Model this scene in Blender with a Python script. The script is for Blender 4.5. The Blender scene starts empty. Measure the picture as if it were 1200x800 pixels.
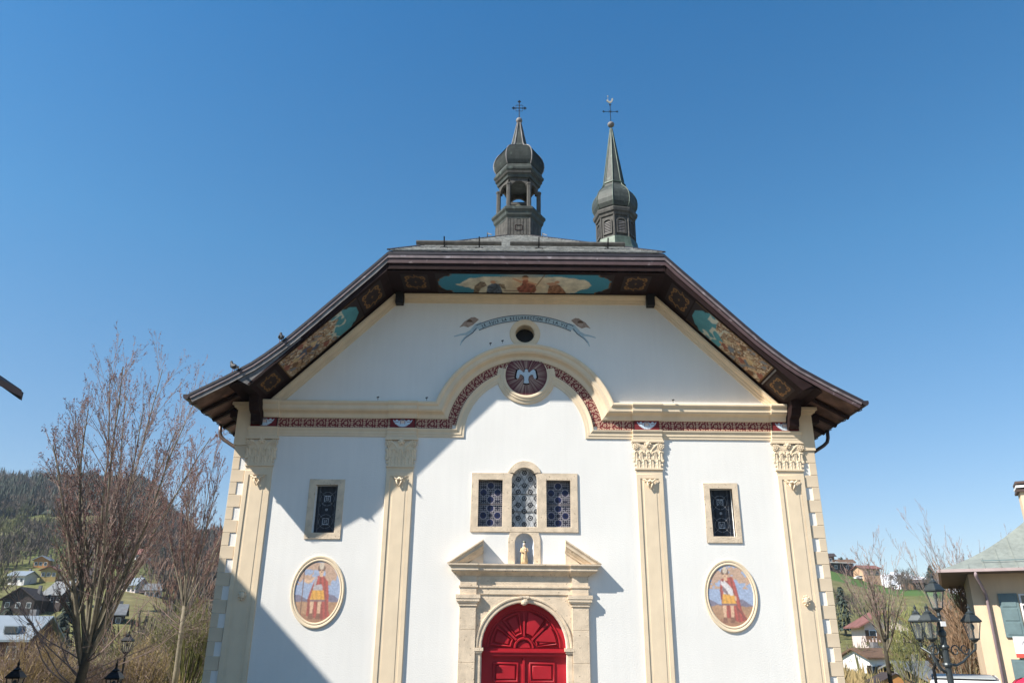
import bpy, bmesh, math, random
import numpy as np
from mathutils import Vector, Matrix, noise as mnoise
random.seed(7); rng = np.random.default_rng(7)
PI = math.pi
sc = bpy.context.scene

# ------------------------------------------------------------------ camera
cd = bpy.data.cameras.new('camera'); cam = bpy.data.objects.new('camera', cd)
sc.collection.objects.link(cam); sc.camera = cam
cd.sensor_width = 36; cd.lens = 27.0; cd.clip_start = 0.1; cd.clip_end = 20000
cam.location = (0, 0, 2.5)
PITCH = math.atan(900 / 2335.0); ROLL = 0.0095
fw = Vector((0, math.cos(PITCH), math.sin(PITCH))); rt = Vector((1, 0, 0)); up = rt.cross(fw)
r2 = rt * math.cos(ROLL) + up * math.sin(ROLL); u2 = -rt * math.sin(ROLL) + up * math.cos(ROLL)
cam.matrix_world = Matrix.Translation(cam.location) @ Matrix((r2, u2, -fw)).transposed().to_4x4()

# ------------------------------------------------------------------ light
SUN = Vector((-2.0, -1.0, 2.09)).normalized()          # direction towards the sun
elev = math.asin(SUN.z); azim = math.atan2(SUN.x, SUN.y)
w = bpy.data.worlds.new('World'); sc.world = w; w.use_nodes = True
nt = w.node_tree; bgn = nt.nodes['Background']
sky = nt.nodes.new('ShaderNodeTexSky'); sky.sky_type = 'NISHITA'; sky.sun_disc = False
sky.sun_elevation = elev; sky.sun_rotation = azim
sky.altitude = 900; sky.air_density = 1.0; sky.dust_density = 0.6; sky.ozone_density = 1.5
tint = nt.nodes.new('ShaderNodeVectorMath'); tint.operation = 'MULTIPLY'
wtc = nt.nodes.new('ShaderNodeTexCoord'); wsx = nt.nodes.new('ShaderNodeSeparateXYZ'); wcr = nt.nodes.new('ShaderNodeValToRGB')   # clear mountain air: paler at the horizon, deeper overhead
nt.links.new(wtc.outputs['Generated'], wsx.inputs[0]); nt.links.new(wsx.outputs['Z'], wcr.inputs[0]); nt.links.new(wcr.outputs[0], tint.inputs[1])
wcr.color_ramp.elements[0].position = .10; wcr.color_ramp.elements[0].color = (1.02, 1.02, 1.02, 1)
wcr.color_ramp.elements[1].position = .70; wcr.color_ramp.elements[1].color = (.36, 1.14, 1.52, 1)
_z = wcr.color_ramp.elements.new(1.0); _z.color = (.30, .88, 1.2, 1)
_e = wcr.color_ramp.elements.new(.45); _e.color = (.62, 1.24, 1.42, 1)
nt.links.new(sky.outputs[0], tint.inputs[0]); nt.links.new(tint.outputs[0], bgn.inputs[0]); bgn.inputs[1].default_value = 0.07
sl = bpy.data.lights.new('sun', 'SUN'); sl.energy = 4.9; sl.angle = math.radians(0.53); sl.color = (1.0, 0.945, 0.855)
so = bpy.data.objects.new('sun', sl); sc.collection.objects.link(so)
so.rotation_euler = SUN.to_track_quat('Z', 'Y').to_euler(); so.location = (-40, -20, 60)
sc.view_settings.view_transform = 'Standard'; sc.view_settings.look = 'None'
sc.view_settings.exposure = 0.9; sc.view_settings.gamma = 1.0
sc.cycles.max_bounces = 6; sc.cycles.transparent_max_bounces = 12

# ------------------------------------------------------------------ helpers
def lin(c):
    c = c / 255.0
    return c / 12.92 if c <= 0.04045 else ((c + 0.055) / 1.055) ** 2.4
def H(r, g, b, k=1.0): return (lin(r) * k, lin(g) * k, lin(b) * k)

MATS = {}
def mat(name, col, rough=0.8, var=0.12, scale=3.0, bump=0.0, bscale=60.0, metal=0.0, vcol=False, spots=None, streak=0.0, spec=0.4):
    m = bpy.data.materials.new(name); m.use_nodes = True; n = m.node_tree; N = n.nodes; L = n.links
    b = N['Principled BSDF']; b.inputs['Roughness'].default_value = rough; b.inputs['Metallic'].default_value = metal
    b.inputs['Specular IOR Level'].default_value = spec
    tc = N.new('ShaderNodeTexCoord')
    nz = N.new('ShaderNodeTexNoise'); nz.inputs['Scale'].default_value = scale; nz.inputs['Detail'].default_value = 6
    L.new(tc.outputs['Object'], nz.inputs['Vector'])
    mr = N.new('ShaderNodeMapRange'); mr.inputs['From Min'].default_value = 0.3; mr.inputs['From Max'].default_value = 0.7
    mr.inputs['To Min'].default_value = 1 - var; mr.inputs['To Max'].default_value = 1 + var * 0.6
    L.new(nz.outputs['Fac'], mr.inputs['Value'])
    mx = N.new('ShaderNodeVectorMath'); mx.operation = 'SCALE'
    if vcol:
        at = N.new('ShaderNodeAttribute'); at.attribute_name = 'Col'; L.new(at.outputs['Color'], mx.inputs[0])
    else:
        mx.inputs[0].default_value = col
    L.new(mr.outputs[0], mx.inputs['Scale']); last = mx.outputs[0]
    if spots:
        vo = N.new('ShaderNodeTexNoise'); vo.inputs['Scale'].default_value = spots[1]; vo.inputs['Detail'].default_value = 3
        L.new(tc.outputs['Object'], vo.inputs['Vector'])
        cr = N.new('ShaderNodeMapRange'); cr.inputs['From Min'].default_value = spots[2]; cr.inputs['From Max'].default_value = spots[2] + 0.08
        L.new(vo.outputs['Fac'], cr.inputs['Value'])
        mm = N.new('ShaderNodeMix'); mm.data_type = 'RGBA'; L.new(cr.outputs[0], mm.inputs['Factor'])
        L.new(last, mm.inputs['A']); mm.inputs['B'].default_value = (*spots[0], 1); last = mm.outputs['Result']
    if streak:
        mp = N.new('ShaderNodeMapping'); mp.inputs['Scale'].default_value = (5, 5, 0.35); L.new(tc.outputs['Object'], mp.inputs['Vector'])
        s2 = N.new('ShaderNodeTexNoise'); s2.inputs['Scale'].default_value = 1.5; s2.inputs['Detail'].default_value = 5; L.new(mp.outputs[0], s2.inputs['Vector'])
        r3 = N.new('ShaderNodeMapRange'); r3.inputs['From Min'].default_value = .35; r3.inputs['From Max'].default_value = .7
        r3.inputs['To Min'].default_value = 1; r3.inputs['To Max'].default_value = 1 - streak; L.new(s2.outputs['Fac'], r3.inputs['Value'])
        v3 = N.new('ShaderNodeVectorMath'); v3.operation = 'SCALE'; L.new(last, v3.inputs[0]); L.new(r3.outputs[0], v3.inputs['Scale']); last = v3.outputs[0]
    L.new(last, b.inputs['Base Color'])
    if bump:
        nb = N.new('ShaderNodeTexNoise'); nb.inputs['Scale'].default_value = bscale; nb.inputs['Detail'].default_value = 5
        L.new(tc.outputs['Object'], nb.inputs['Vector'])
        bp = N.new('ShaderNodeBump'); bp.inputs['Strength'].default_value = 0.6; bp.inputs['Distance'].default_value = bump
        L.new(nb.outputs['Fac'], bp.inputs['Height']); L.new(bp.outputs[0], b.inputs['Normal'])
    MATS[name] = m; return m

M_wall = mat('lime_plaster', (.80, .775, .732), .9, .045, .55, .008, 30, streak=.03)
M_trim = mat('cream_painted_trim', (.78, .63, .445), .85, .07, 2.5, .004, 40, streak=.04)
M_quoin = mat('painted_quoin', (.68, .55, .395), .85, .14, 1.2, .003, 50)
M_stone = mat('travertine', (.70, .565, .415), .85, .18, 5, .014, 45, spots=((.36, .27, .18), 19, .64))
M_soffit = mat('dark_stained_boards', (.024, .012, .011), .75, .3, 4, .002, 30, spec=.15)
M_fascia = mat('maroon_fascia_paint', (.085, .050, .050), .6, .2, 6, .002, 30, spots=((.22, .17, .17), 5, .64))
M_fasc2 = mat('weathered_mauve_board', (.17, .135, .14), .6, .3, 5, .002, 30, spots=((.28, .24, .25), 4, .60))
M_raw = mat('weathered_and_sunlit_grey', (.24, .225, .22), .7, .35, 3, .004, 25, streak=.4)  # weathered grey; also stands in for sunlight on the left rake boards
M_edge = mat('dark_roof_edge', (.035, .030, .035), .5, .2, 5)
M_shing = mat('weathered_shingle', (.50, .49, .46), .55, .45, 9, .006, 40, spots=((.14, .13, .12), 14, .64))
M_copper = mat('oxidised_metal', (.052, .060, .052), .62, .35, 5, .005, 25, metal=.05, spots=((.10, .125, .105), 4, .62), streak=.35)
M_wood = mat('weathered_wood_cladding', (.088, .082, .072), .75, .3, 7, .004, 30, streak=.4)
M_dark = mat('shadow_black', (.012, .012, .014), .7, .1)
M_iron = mat('wrought_iron', (.02, .02, .022), .45, .2, 10, metal=.6)
M_lampiron = mat('grey_painted_iron', (.045, .055, .06), .4, .2, 10, metal=.3)
M_red = mat('red_door_paint', (.38, .013, .022), .5, .12, 3, .001, 40, spec=.25)
M_glass = mat('dark_glass', (.02, .03, .045), .12, .2, 6, spec=.8)
M_paint = mat('fresco_paint', (1, 1, 1), .75, .10, 25, vcol=True)
M_white = mat('white_stone', (.75, .73, .70), .6, .05)
M_gut = mat('brown_gutter_metal', (.06, .045, .045), .4, .2, 8, metal=.4)
M_bronze = mat('bronze_bell', (.16, .17, .13), .4, .3, 6, metal=.6)
M_bark = mat('tree_bark', (.17, .148, .105), .9, .35, 6, .01, 20)
M_barkD = mat('shade_dark_bark', (.05, .043, .03), .95, .4, 6, .012, 20)  # trunk copy of the bark, darkened to carry the shade on it
M_barkL = mat('pale_bark', (.22, .185, .13), .9, .35, 6)
M_twig = mat('twig_bark', (.25, .185, .16), .9, .3, 3)
M_bud = mat('reddish_buds', (.24, .12, .105), .8, .3, 3)
M_glassl = bpy.data.materials.new('lantern_glass'); M_glassl.use_nodes = True
_b = M_glassl.node_tree.nodes['Principled BSDF']; _b.inputs['Base Color'].default_value = (.85, .9, .9, 1)
_b.inputs['Roughness'].default_value = .08; _b.inputs['Alpha'].default_value = .07

def link(o, parent=None):
    sc.collection.objects.link(o)
    if parent is not None: o.parent = parent
    return o
def mesh_obj(name, V, F, m, parent=None, smooth=False):
    me = bpy.data.meshes.new(name); me.from_pydata([tuple(v) for v in V], [], [tuple(f) for f in F]); me.update()
    if m: me.materials.append(m)
    if smooth: me.polygons.foreach_set('use_smooth', [True] * len(me.polygons))
    return link(bpy.data.objects.new(name, me), parent)
def tag(o, label=None, cat=None, group=None, kind=None):
    if label: o['label'] = label
    if cat: o['category'] = cat
    if group: o['group'] = group
    if kind: o['kind'] = kind
    return o
def thing(name, loc, label, cat, group=None, rz=0):
    o = bpy.data.objects.new(name, None); link(o); o.location = loc; o.rotation_euler = (0, 0, rz)
    return tag(o, label, cat, group)

class MB:
    """collects geometry for one mesh"""
    def __init__(s): s.V = []; s.F = []
    def add(s, V, F):
        k = len(s.V); s.V += [tuple(v) for v in V]; s.F += [tuple(i + k for i in f) for f in F]; return s
    def box(s, x0, x1, y0, y1, z0, z1):
        return s.add([(x0, y0, z0), (x1, y0, z0), (x1, y1, z0), (x0, y1, z0), (x0, y0, z1), (x1, y0, z1), (x1, y1, z1), (x0, y1, z1)],
                     [(0, 3, 2, 1), (4, 5, 6, 7), (0, 1, 5, 4), (1, 2, 6, 5), (2, 3, 7, 6), (3, 0, 4, 7)])
    def bar(s, a, b, wx, wy=None, upv=(0, 0, 1)):
        a = Vector(a); b = Vector(b); d = (b - a).normalized(); wy = wy or wx
        sd = d.cross(Vector(upv)); sd = sd.normalized() if sd.length > 1e-4 else d.orthogonal().normalized(); n = sd.cross(d).normalized()
        V = [p + sd * (wx / 2 * i) + n * (wy / 2 * j) for p in (a, b) for i, j in ((-1, -1), (1, -1), (1, 1), (-1, 1))]
        return s.add(V, [(0, 1, 2, 3), (7, 6, 5, 4), (0, 4, 5, 1), (1, 5, 6, 2), (2, 6, 7, 3), (3, 7, 4, 0)])
    def tube(s, pts, rad, n=8, cap=True):
        pts = [Vector(p) for p in pts]; R = rad if hasattr(rad, '__len__') else [rad] * len(pts)
        V = []; F = []
        prev = None
        for i, p in enumerate(pts):
            d = (pts[min(i + 1, len(pts) - 1)] - pts[max(i - 1, 0)])
            d = d.normalized() if d.length > 1e-9 else Vector((0, 0, 1))
            if prev is None: a = d.orthogonal().normalized()
            else:
                a = prev - d * prev.dot(d); a = a.normalized() if a.length > 1e-6 else d.orthogonal().normalized()
            prev = a; b = d.cross(a)
            for k in range(n):
                t = 2 * PI * k / n; V.append(p + (a * math.cos(t) + b * math.sin(t)) * R[i])
        for i in range(len(pts) - 1):
            for k in range(n):
                q = i * n; F.append((q + k, q + (k + 1) % n, q + n + (k + 1) % n, q + n + k))
        if cap and n > 2: F.append(tuple(range(n))[::-1]); F.append(tuple((len(pts) - 1) * n + k for k in range(n)))
        return s.add(V, F)
    def lathe(s, prof, c=(0, 0, 0), n=16, rot=0.0, cap=True):
        V = []; F = []
        for r, z in prof:
            for k in range(n):
                t = rot + 2 * PI * k / n; V.append((c[0] + r * math.cos(t), c[1] + r * math.sin(t), c[2] + z))
        for i in range(len(prof) - 1):
            for k in range(n):
                q = i * n; F.append((q + k, q + (k + 1) % n, q + n + (k + 1) % n, q + n + k))
        if cap: F.append(tuple(range(n))[::-1]); F.append(tuple((len(prof) - 1) * n + k for k in range(n)))
        return s.add(V, F)
    def skin(s, lines, closed=False):
        n = len(lines[0]); V = [p for l in lines for p in l]; F = []
        for i in range(len(lines) - 1):
            for k in range(n - (0 if closed else 1)):
                F.append((i * n + k, i * n + (k + 1) % n, (i + 1) * n + (k + 1) % n, (i + 1) * n + k))
        return s.add(V, F)
    def ball(s, c, r, n=10, sq=(1, 1, 1)):
        m = max(4, n // 2 + 1); V = []; F = []
        prof = [(math.sin(PI * i / m), -math.cos(PI * i / m)) for i in range(m + 1)]
        for a, z in prof:
            a = max(a, 1e-3)
            for k in range(n): t = 2 * PI * k / n; V.append((c[0] + r * sq[0] * a * math.cos(t), c[1] + r * sq[1] * a * math.sin(t), c[2] + r * sq[2] * z))
        for i in range(m):
            for k in range(n): q = i * n; F.append((q + k, q + (k + 1) % n, q + n + (k + 1) % n, q + n + k))
        return s.add(V, F)
    def build(s, name, m, parent=None, smooth=False, kind=None, bevel=0):
        o = mesh_obj(name, s.V, s.F, m, parent, smooth)
        if bevel:
            bm = bmesh.new(); bm.from_mesh(o.data)
            bmesh.ops.bevel(bm, geom=bm.edges[:], offset=bevel, segments=1, affect='EDGES'); bm.to_mesh(o.data); bm.free()
        if smooth:
            pass
        if kind: o['kind'] = kind
        return o

def plate(name, outer, holes, y0, y1, m, parent=None, bevel=0.0, kind=None):
    """flat shape in the x-z plane, front face at y0, back at y1, with real openings"""
    cu = bpy.data.curves.new(name, 'CURVE'); cu.dimensions = '2D'; cu.fill_mode = 'BOTH'
    for loop in [outer] + list(holes):
        sp = cu.splines.new('POLY'); sp.points.add(len(loop) - 1); sp.use_cyclic_u = True
        for p, q in zip(sp.points, loop): p.co = (q[0], q[1], 0, 1)
    cu.extrude = (y1 - y0) / 2 - bevel; cu.bevel_depth = bevel; cu.offset = -bevel; cu.bevel_resolution = 0
    to = bpy.data.objects.new('tmp', cu); sc.collection.objects.link(to)
    me = bpy.data.meshes.new_from_object(to); bpy.data.objects.remove(to); bpy.data.curves.remove(cu)
    co = np.empty(len(me.vertices) * 3); me.vertices.foreach_get('co', co); co = co.reshape(-1, 3)
    out = np.stack([co[:, 0], (y0 + y1) / 2 - co[:, 2], co[:, 1]], 1)
    me.vertices.foreach_set('co', out.ravel()); me.update(); me.name = name
    bm = bmesh.new(); bm.from_mesh(me); bmesh.ops.remove_doubles(bm, verts=bm.verts, dist=1e-5); bmesh.ops.recalc_face_normals(bm, faces=bm.faces); bm.to_mesh(me); bm.free()
    me.materials.clear(); me.materials.append(m)
    o = link(bpy.data.objects.new(name, me), parent)
    if kind: o['kind'] = kind
    return o
def rect(x0, x1, z0, z1): return [(x0, z0), (x1, z0), (x1, z1), (x0, z1)]
def ell(cx, cz, a, b, n=48): return [(cx + a * math.cos(2 * PI * k / n), cz + b * math.sin(2 * PI * k / n)) for k in range(n)]
def archshape(cx, hw, z0, zs, n=20): return [(cx - hw, z0), (cx + hw, z0)] + [(cx + hw * math.cos(PI * k / n), zs + hw * math.sin(PI * k / n)) for k in range(n + 1)]
def ring(name, cx, cz, prof, m, parent, a0=0, a1=2 * PI, n=64, sx=1.0, sz=1.0, foot=0.0):
    """moulding swept round a centre; prof = [(radius, y)]"""
    full = abs(a1 - a0 - 2 * PI) < 1e-6; N = n if full else n + 1
    lines = []
    for r, y in prof:
        l = [(cx + r * sx * math.cos(a0 + (a1 - a0) * k / n), y, cz + r * sz * math.sin(a0 + (a1 - a0) * k / n)) for k in range(N)]
        lines.append(l)
    b = MB(); b.skin(lines, closed=full); return b.build(name, m, parent)

# paintings: a fine vertex-coloured grid
def pmask(U, Vv, poly):
    n = len(poly); ins = np.zeros(U.shape, bool); j = n - 1
    for i in range(n):
        xi, yi = poly[i]; xj, yj = poly[j]
        c = ((yi > Vv) != (yj > Vv)) & (U < (xj - xi) * (Vv - yi) / ((yj - yi) if yj != yi else 1e-9) + xi); ins ^= c; j = i
    return ins
def fbm(U, Vv, s, seed=0, oct=3):
    out = np.zeros(U.shape); fl = U.ravel(), Vv.ravel()
    vals = np.array([mnoise.fractal(Vector((a * s + seed * 17.3, b * s - seed * 5.1, seed)), 1.0, 2.0, oct) for a, b in zip(*fl)])
    return vals.reshape(U.shape)
def paint(name, nu, nv, posf, colf, parent, keep=None, m=None, fade=0.0, blur=0):
    u = np.linspace(0, 1, nu); v = np.linspace(0, 1, nv); U, Vv = np.meshgrid(u, v)
    C = np.clip(colf(U, Vv), 0, 1)
    if fade:
        C = C * (1 - fade) + np.array([.55, .46, .38]) * fade; C *= 1 + .16 * fbm(U * 3, Vv * 4, 7, 3)[..., None] + .12 * rng.standard_normal(U.shape)[..., None]
    for _ in range(blur):
        P_ = np.pad(C, ((1, 1), (1, 1), (0, 0)), 'edge'); C = (P_[1:-1, 1:-1] * 4 + P_[:-2, 1:-1] + P_[2:, 1:-1] + P_[1:-1, :-2] + P_[1:-1, 2:]) / 8
    V = [posf(a, b) for a, b in zip(U.ravel(), Vv.ravel())]
    k = keep(U, Vv) if keep else np.ones(U.shape, bool)
    F = []
    for j in range(nv - 1):
        for i in range(nu - 1):
            if k[j, i] and k[j, i + 1] and k[j + 1, i] and k[j + 1, i + 1]: F.append((j * nu + i, j * nu + i + 1, (j + 1) * nu + i + 1, (j + 1) * nu + i))
    o = mesh_obj(name, V, F, m or M_paint, parent)
    at = o.data.color_attributes.new('Col', 'FLOAT_COLOR', 'POINT')
    at.data.foreach_set('color', np.concatenate([C.reshape(-1, 3), np.ones((nu * nv, 1))], 1).ravel())
    return o
def fillc(C, m, c): C[m] = c

# ------------------------------------------------------------------ ground, hills
PL = [(-80, 0), (10, 0), (17, -1.4), (32, -1.8), (50, -5), (90, -6.5), (120, -2), (150, 5), (220, 17), (300, 33), (350, 46), (450, 72), (550, 97), (700, 120), (1500, 60), (4000, 0)]
PR = [(-80, 0), (10, 0), (30, -.5), (45, -2), (60, -3), (90, -2.5), (120, .5), (200, 6.5), (300, 21), (330, 22.5), (450, 18), (700, 8), (4000, 0)]
def prof(P, y): return float(np.interp(y, [p[0] for p in P], [p[1] for p in P]))
def terr(x, y):
    u = x / max(abs(y), 40) if y > 0 else x / 40
    if 0 < y < 40: u = x / max(y, 12)
    l = min(1, max(0, (-u - .40) / .08)); r = min(1, max(0, (u - .40) / .08))
    far = min(1, max(0, (y - 60) / 100))
    if l == 0 and r == 0: base = far * (0.5 * prof(PL, y) + .5 * prof(PR, y))
    elif l > 0: base = l * prof(PL, y) + (1 - l) * far * .5 * (prof(PL, y) + prof(PR, y))
    else:
        base = r * prof(PR, y) + (1 - r) * far * .5 * (prof(PL, y) + prof(PR, y))
        if y > 200: base *= 1 - .22 * min(1, max(0, (u - .535) / .06))
    n = mnoise.fractal(Vector((x * .012, y * .012, 3)), 1, 2, 4) * min(1, max(0, (y - 60) / 200)) * 5
    return base + n * (1 if u < 0 else .35)
rows = [-80, -40, -20, 0, 5, 10, 14, 18, 22, 26, 30, 36, 42, 50, 60, 70, 80, 90, 105, 120, 135, 150, 170, 195, 220, 245, 270, 285, 300, 315, 330, 350, 375, 400, 430, 465, 500, 550, 600, 700, 850, 1100, 1500, 2500, 4500, 9000]
us = [-60, -20, -6, -3, -2, -1.5] + list(np.linspace(-1.2, 1.2, 121)) + [1.5, 2, 3, 6, 20, 60]
V = []; F = []
for y in rows:
    for u in us:
        x = u * max(y, 40); z = terr(x, y) if abs(u) < 5 else (terr(u / abs(u) * 5 * max(y, 40), y) if y < 800 else 0)
        V.append((x, y, z))
n = len(us)
for j in range(len(rows) - 1):
    for i in range(n - 1): F.append((j * n + i, j * n + i + 1, (j + 1) * n + i + 1, (j + 1) * n + i))
def ground_mat():
    m = bpy.data.materials.new('ground_surface'); m.use_nodes = True; N = m.node_tree.nodes; L = m.node_tree.links; b = N['Principled BSDF']; b.inputs['Roughness'].default_value = .95
    b.inputs['Specular IOR Level'].default_value = .1
    g = N.new('ShaderNodeNewGeometry'); sx = N.new('ShaderNodeSeparateXYZ'); L.new(g.outputs['Position'], sx.inputs[0])
    n1 = N.new('ShaderNodeTexNoise'); n1.inputs['Scale'].default_value = .02; n1.inputs['Detail'].default_value = 8; L.new(g.outputs['Position'], n1.inputs['Vector'])
    n2 = N.new('ShaderNodeTexNoise'); n2.inputs['Scale'].default_value = .35; n2.inputs['Detail'].default_value = 8; L.new(g.outputs['Position'], n2.inputs['Vector'])
    cr = N.new('ShaderNodeValToRGB'); cr.color_ramp.elements[0].position = .38; cr.color_ramp.elements[0].color = (.10, .125, .035, 1)
    cr.color_ramp.elements[1].position = .62; cr.color_ramp.elements[1].color = (.17, .15, .07, 1); e = cr.color_ramp.elements.new(.5); e.color = (.13, .135, .05, 1)
    L.new(n1.outputs['Fac'], cr.inputs[0])
    mr = N.new('ShaderNodeMapRange'); mr.inputs['From Min'].default_value = .3; mr.inputs['From Max'].default_value = .7; mr.inputs['To Min'].default_value = .7; mr.inputs['To Max'].default_value = 1.2; L.new(n2.outputs['Fac'], mr.inputs['Value'])
    sc_ = N.new('ShaderNodeVectorMath'); sc_.operation = 'SCALE'; L.new(cr.outputs[0], sc_.inputs[0]); L.new(mr.outputs[0], sc_.inputs['Scale'])
    # fresh green strip on the right hill crest
    m2 = N.new('ShaderNodeMapRange'); m2.inputs['From Min'].default_value = 262; m2.inputs['From Max'].default_value = 268; L.new(sx.outputs['Y'], m2.inputs['Value'])
    m3 = N.new('ShaderNodeMapRange'); m3.inputs['From Min'].default_value = 0; m3.inputs['From Max'].default_value = 5; L.new(sx.outputs['X'], m3.inputs['Value'])
    mu = N.new('ShaderNodeMath'); mu.operation = 'MULTIPLY'; L.new(m2.outputs[0], mu.inputs[0]); L.new(m3.outputs[0], mu.inputs[1])
    mx = N.new('ShaderNodeMix'); mx.data_type = 'RGBA'; L.new(mu.outputs[0], mx.inputs['Factor']); L.new(sc_.outputs[0], mx.inputs['A']); mx.inputs['B'].default_value = (.075, .13, .035, 1)
    # paving near the church
    m4 = N.new('ShaderNodeMapRange'); m4.inputs['From Min'].default_value = 31; m4.inputs['From Max'].default_value = 33; L.new(sx.outputs['Y'], m4.inputs['Value'])
    bk = N.new('ShaderNodeTexBrick'); bk.inputs['Scale'].default_value = 1.5; bk.inputs['Color1'].default_value = (.19, .168, .135, 1); bk.inputs['Color2'].default_value = (.165, .145, .115, 1); bk.inputs['Mortar'].default_value = (.05, .048, .045, 1); L.new(g.outputs['Position'], bk.inputs['Vector'])
    mz = N.new('ShaderNodeMix'); mz.data_type = 'RGBA'; L.new(m4.outputs[0], mz.inputs['Factor']); L.new(bk.outputs[0], mz.inputs['A']); L.new(mx.outputs['Result'], mz.inputs['B'])
    L.new(mz.outputs['Result'], b.inputs['Base Color']); return m
gr = mesh_obj('ground', V, F, ground_mat(), smooth=True); gr['kind'] = 'structure'

# snow mountains far behind the right hill
V = []; F = []; nx = 90; ny = 14
for j in range(ny):
    for i in range(nx):
        x = 1480 + i * 13; t = j / (ny - 1); y = 3400 + t * 900
        pk = 335 + 26 * mnoise.fractal(Vector((i * .12, 1, 5)), 1, 2, 5) - 60 * abs(i / nx - .35)
        z = (1 - (1 - t) ** 2) * pk + 22 * mnoise.fractal(Vector((i * .25, j * .5, 2)), 1, 2, 4); V.append((x, y, z - 5))
for j in range(ny - 1):
    for i in range(nx - 1): F.append((j * nx + i, j * nx + i + 1, (j + 1) * nx + i + 1, (j + 1) * nx + i))
M_snow = mat('mountain_snow', (.78, .80, .84), .8, .1, .004, spots=((.20, .23, .28), .012, .60))
mo = mesh_obj('snowy_mountain', V, F, M_snow, smooth=True); mo['kind'] = 'structure'
# ================================================================== CHURCH
XC = 0.36
CH = thing('church', (XC, 20, 0), 'cream and white baroque church with a painted gable, red arched door and two small spires', 'church')
ZB = -1.0
KX, KZ, EX, EZ = 3.74, 11.62, 6.99, 8.38        # soffit line: kink and lower end
YF = -1.55
holes = [rect(-5.43 + .02, -4.85 + .0, 4.95, 6.16), rect(4.81, 5.39, 4.95, 6.16),
         rect(-1.19, -.57, 5.14, 6.335), rect(.57, 1.19, 5.14, 6.335), archshape(0, .325, 5.14, 6.335),
         archshape(0, 1.03, -.5, 2.28), archshape(0, .235, 4.18, 4.745), ell(0, 10.44, .27, .27, 32)]
plate('front_wall', [(-7.65, ZB), (7.65, ZB), (7.65, 8.3), (EX, EZ - .02), (KX, KZ - .02), (-KX, KZ - .02), (-EX, EZ - .02), (-7.65, 8.3)], holes, 0, .45, M_wall, CH)
for s in (-1, 1):
    MB().box(min(s * 7.65, s * 7.2), max(s * 7.65, s * 7.2), .45, 22, ZB, 8.0).build('side_wall', M_wall, CH)
plate('rear_wall', [(-7.6, ZB), (7.6, ZB), (7.6, 8.2), (3.6, 11.6), (-3.6, 11.6), (-7.6, 8.2)], [], 21.6, 22, M_wall, CH)
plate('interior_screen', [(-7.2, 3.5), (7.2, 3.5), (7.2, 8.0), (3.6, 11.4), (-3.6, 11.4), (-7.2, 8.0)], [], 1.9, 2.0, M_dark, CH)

# quoin stones
zq = 7.18; k = 0; me_q = {}
while zq > -.8:
    for s in (-1, 1):
        wq = .345 if k % 2 == 0 else .185
        x0, x1 = (7.668 - wq, 7.668)
        if s < 0: x0, x1 = -x1, -x0
        if (k % 2, s) not in me_q:
            o = MB().box(-wq / 2, wq / 2, -.02, .48, -.156, .156).build('quoin_stone', M_quoin, CH, bevel=.006); me_q[(k % 2, s)] = o.data
        else: o = link(bpy.data.objects.new('quoin_stone', me_q[(k % 2, s)]), CH)
        o.location = ((x0 + x1) / 2, 0, zq - .16)
    zq -= .322; k += 1
for s in (-1, 1):                                # plain corner pier above the quoins, with its small cap
    a, b_ = sorted((s * 7.33, s * 7.70)); pr = MB().box(a, b_, -.05, .5, 7.19, 8.16).build('corner_pier', M_trim, CH)
    c = MB()
    for i, (g_, z0, z1) in enumerate(((.03, 8.16, 8.2), (.08, 8.2, 8.26), (.13, 8.26, 8.34))): c.box(a - g_, b_ + g_, -.05 - g_, .5 + g_ * .9, z0, z1)
    c.build('pier_cap', M_trim, pr)

# entablature that rises into an arch
R0, Z0, ZCc = 1.62, 7.46, 7.52
PIL = [(2.91, 3.61), (6.60, 7.30)]
def entab_line(h, pr, xend, extra=.06, n=44, nflat=1):
    r = R0 + h; a = math.asin((Z0 + h - ZCc) / r); xs = r * math.cos(a); L = []
    def flat(x_in, x_out):
        P_ = [(x_in, 0)]
        for p0, p1 in PIL:
            if p0 - .05 > x_out: continue
            P_ += [(p0 - .04, 0), (p0 - .04, 1), (min(p1 + .04, x_out), 1), (min(p1 + .04, x_out), 0)]
        P_.append((x_out, 0)); return P_
    fl = flat(xs, xend)
    for x, e in reversed(fl): L.append((-x, -pr - e * extra, Z0 + h))
    for k in range(1, n): t = PI - a - (PI - 2 * a) * k / n; L.append((r * math.cos(t), -pr, ZCc + r * math.sin(t)))
    for x, e in fl: L.append((x, -pr - e * extra, Z0 + h))
    return L
def entab(name, prof_, xend, m, extra=.06):
    b = MB(); b.skin([entab_line(h, p, xend, extra) for h, p in prof_])
    n0 = len(entab_line(0, 0, xend)); 
    for col in (0, n0 - 1): b.F.append(tuple(i * n0 + col for i in range(len(prof_))))
    return b.build(name, m, CH)
entab('architrave', [(0, 0), (0, .028), (.07, .028), (.07, .042), (.13, .042), (.14, .05), (.165, .06), (.19, .075), (.22, .078), (.235, .0)], 7.40, M_trim)
entab('cornice', [(.485, 0), (.485, .05), (.52, .07), (.57, .085), (.60, .10), (.63, .14), (.66, .20), (.68, .21), (.70, .21), (.70, .23), (.80, .235), (.82, .26), (.86, .285), (.90, .285), (.92, .26), (.935, 0)], 6.98, M_trim, .05)

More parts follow.
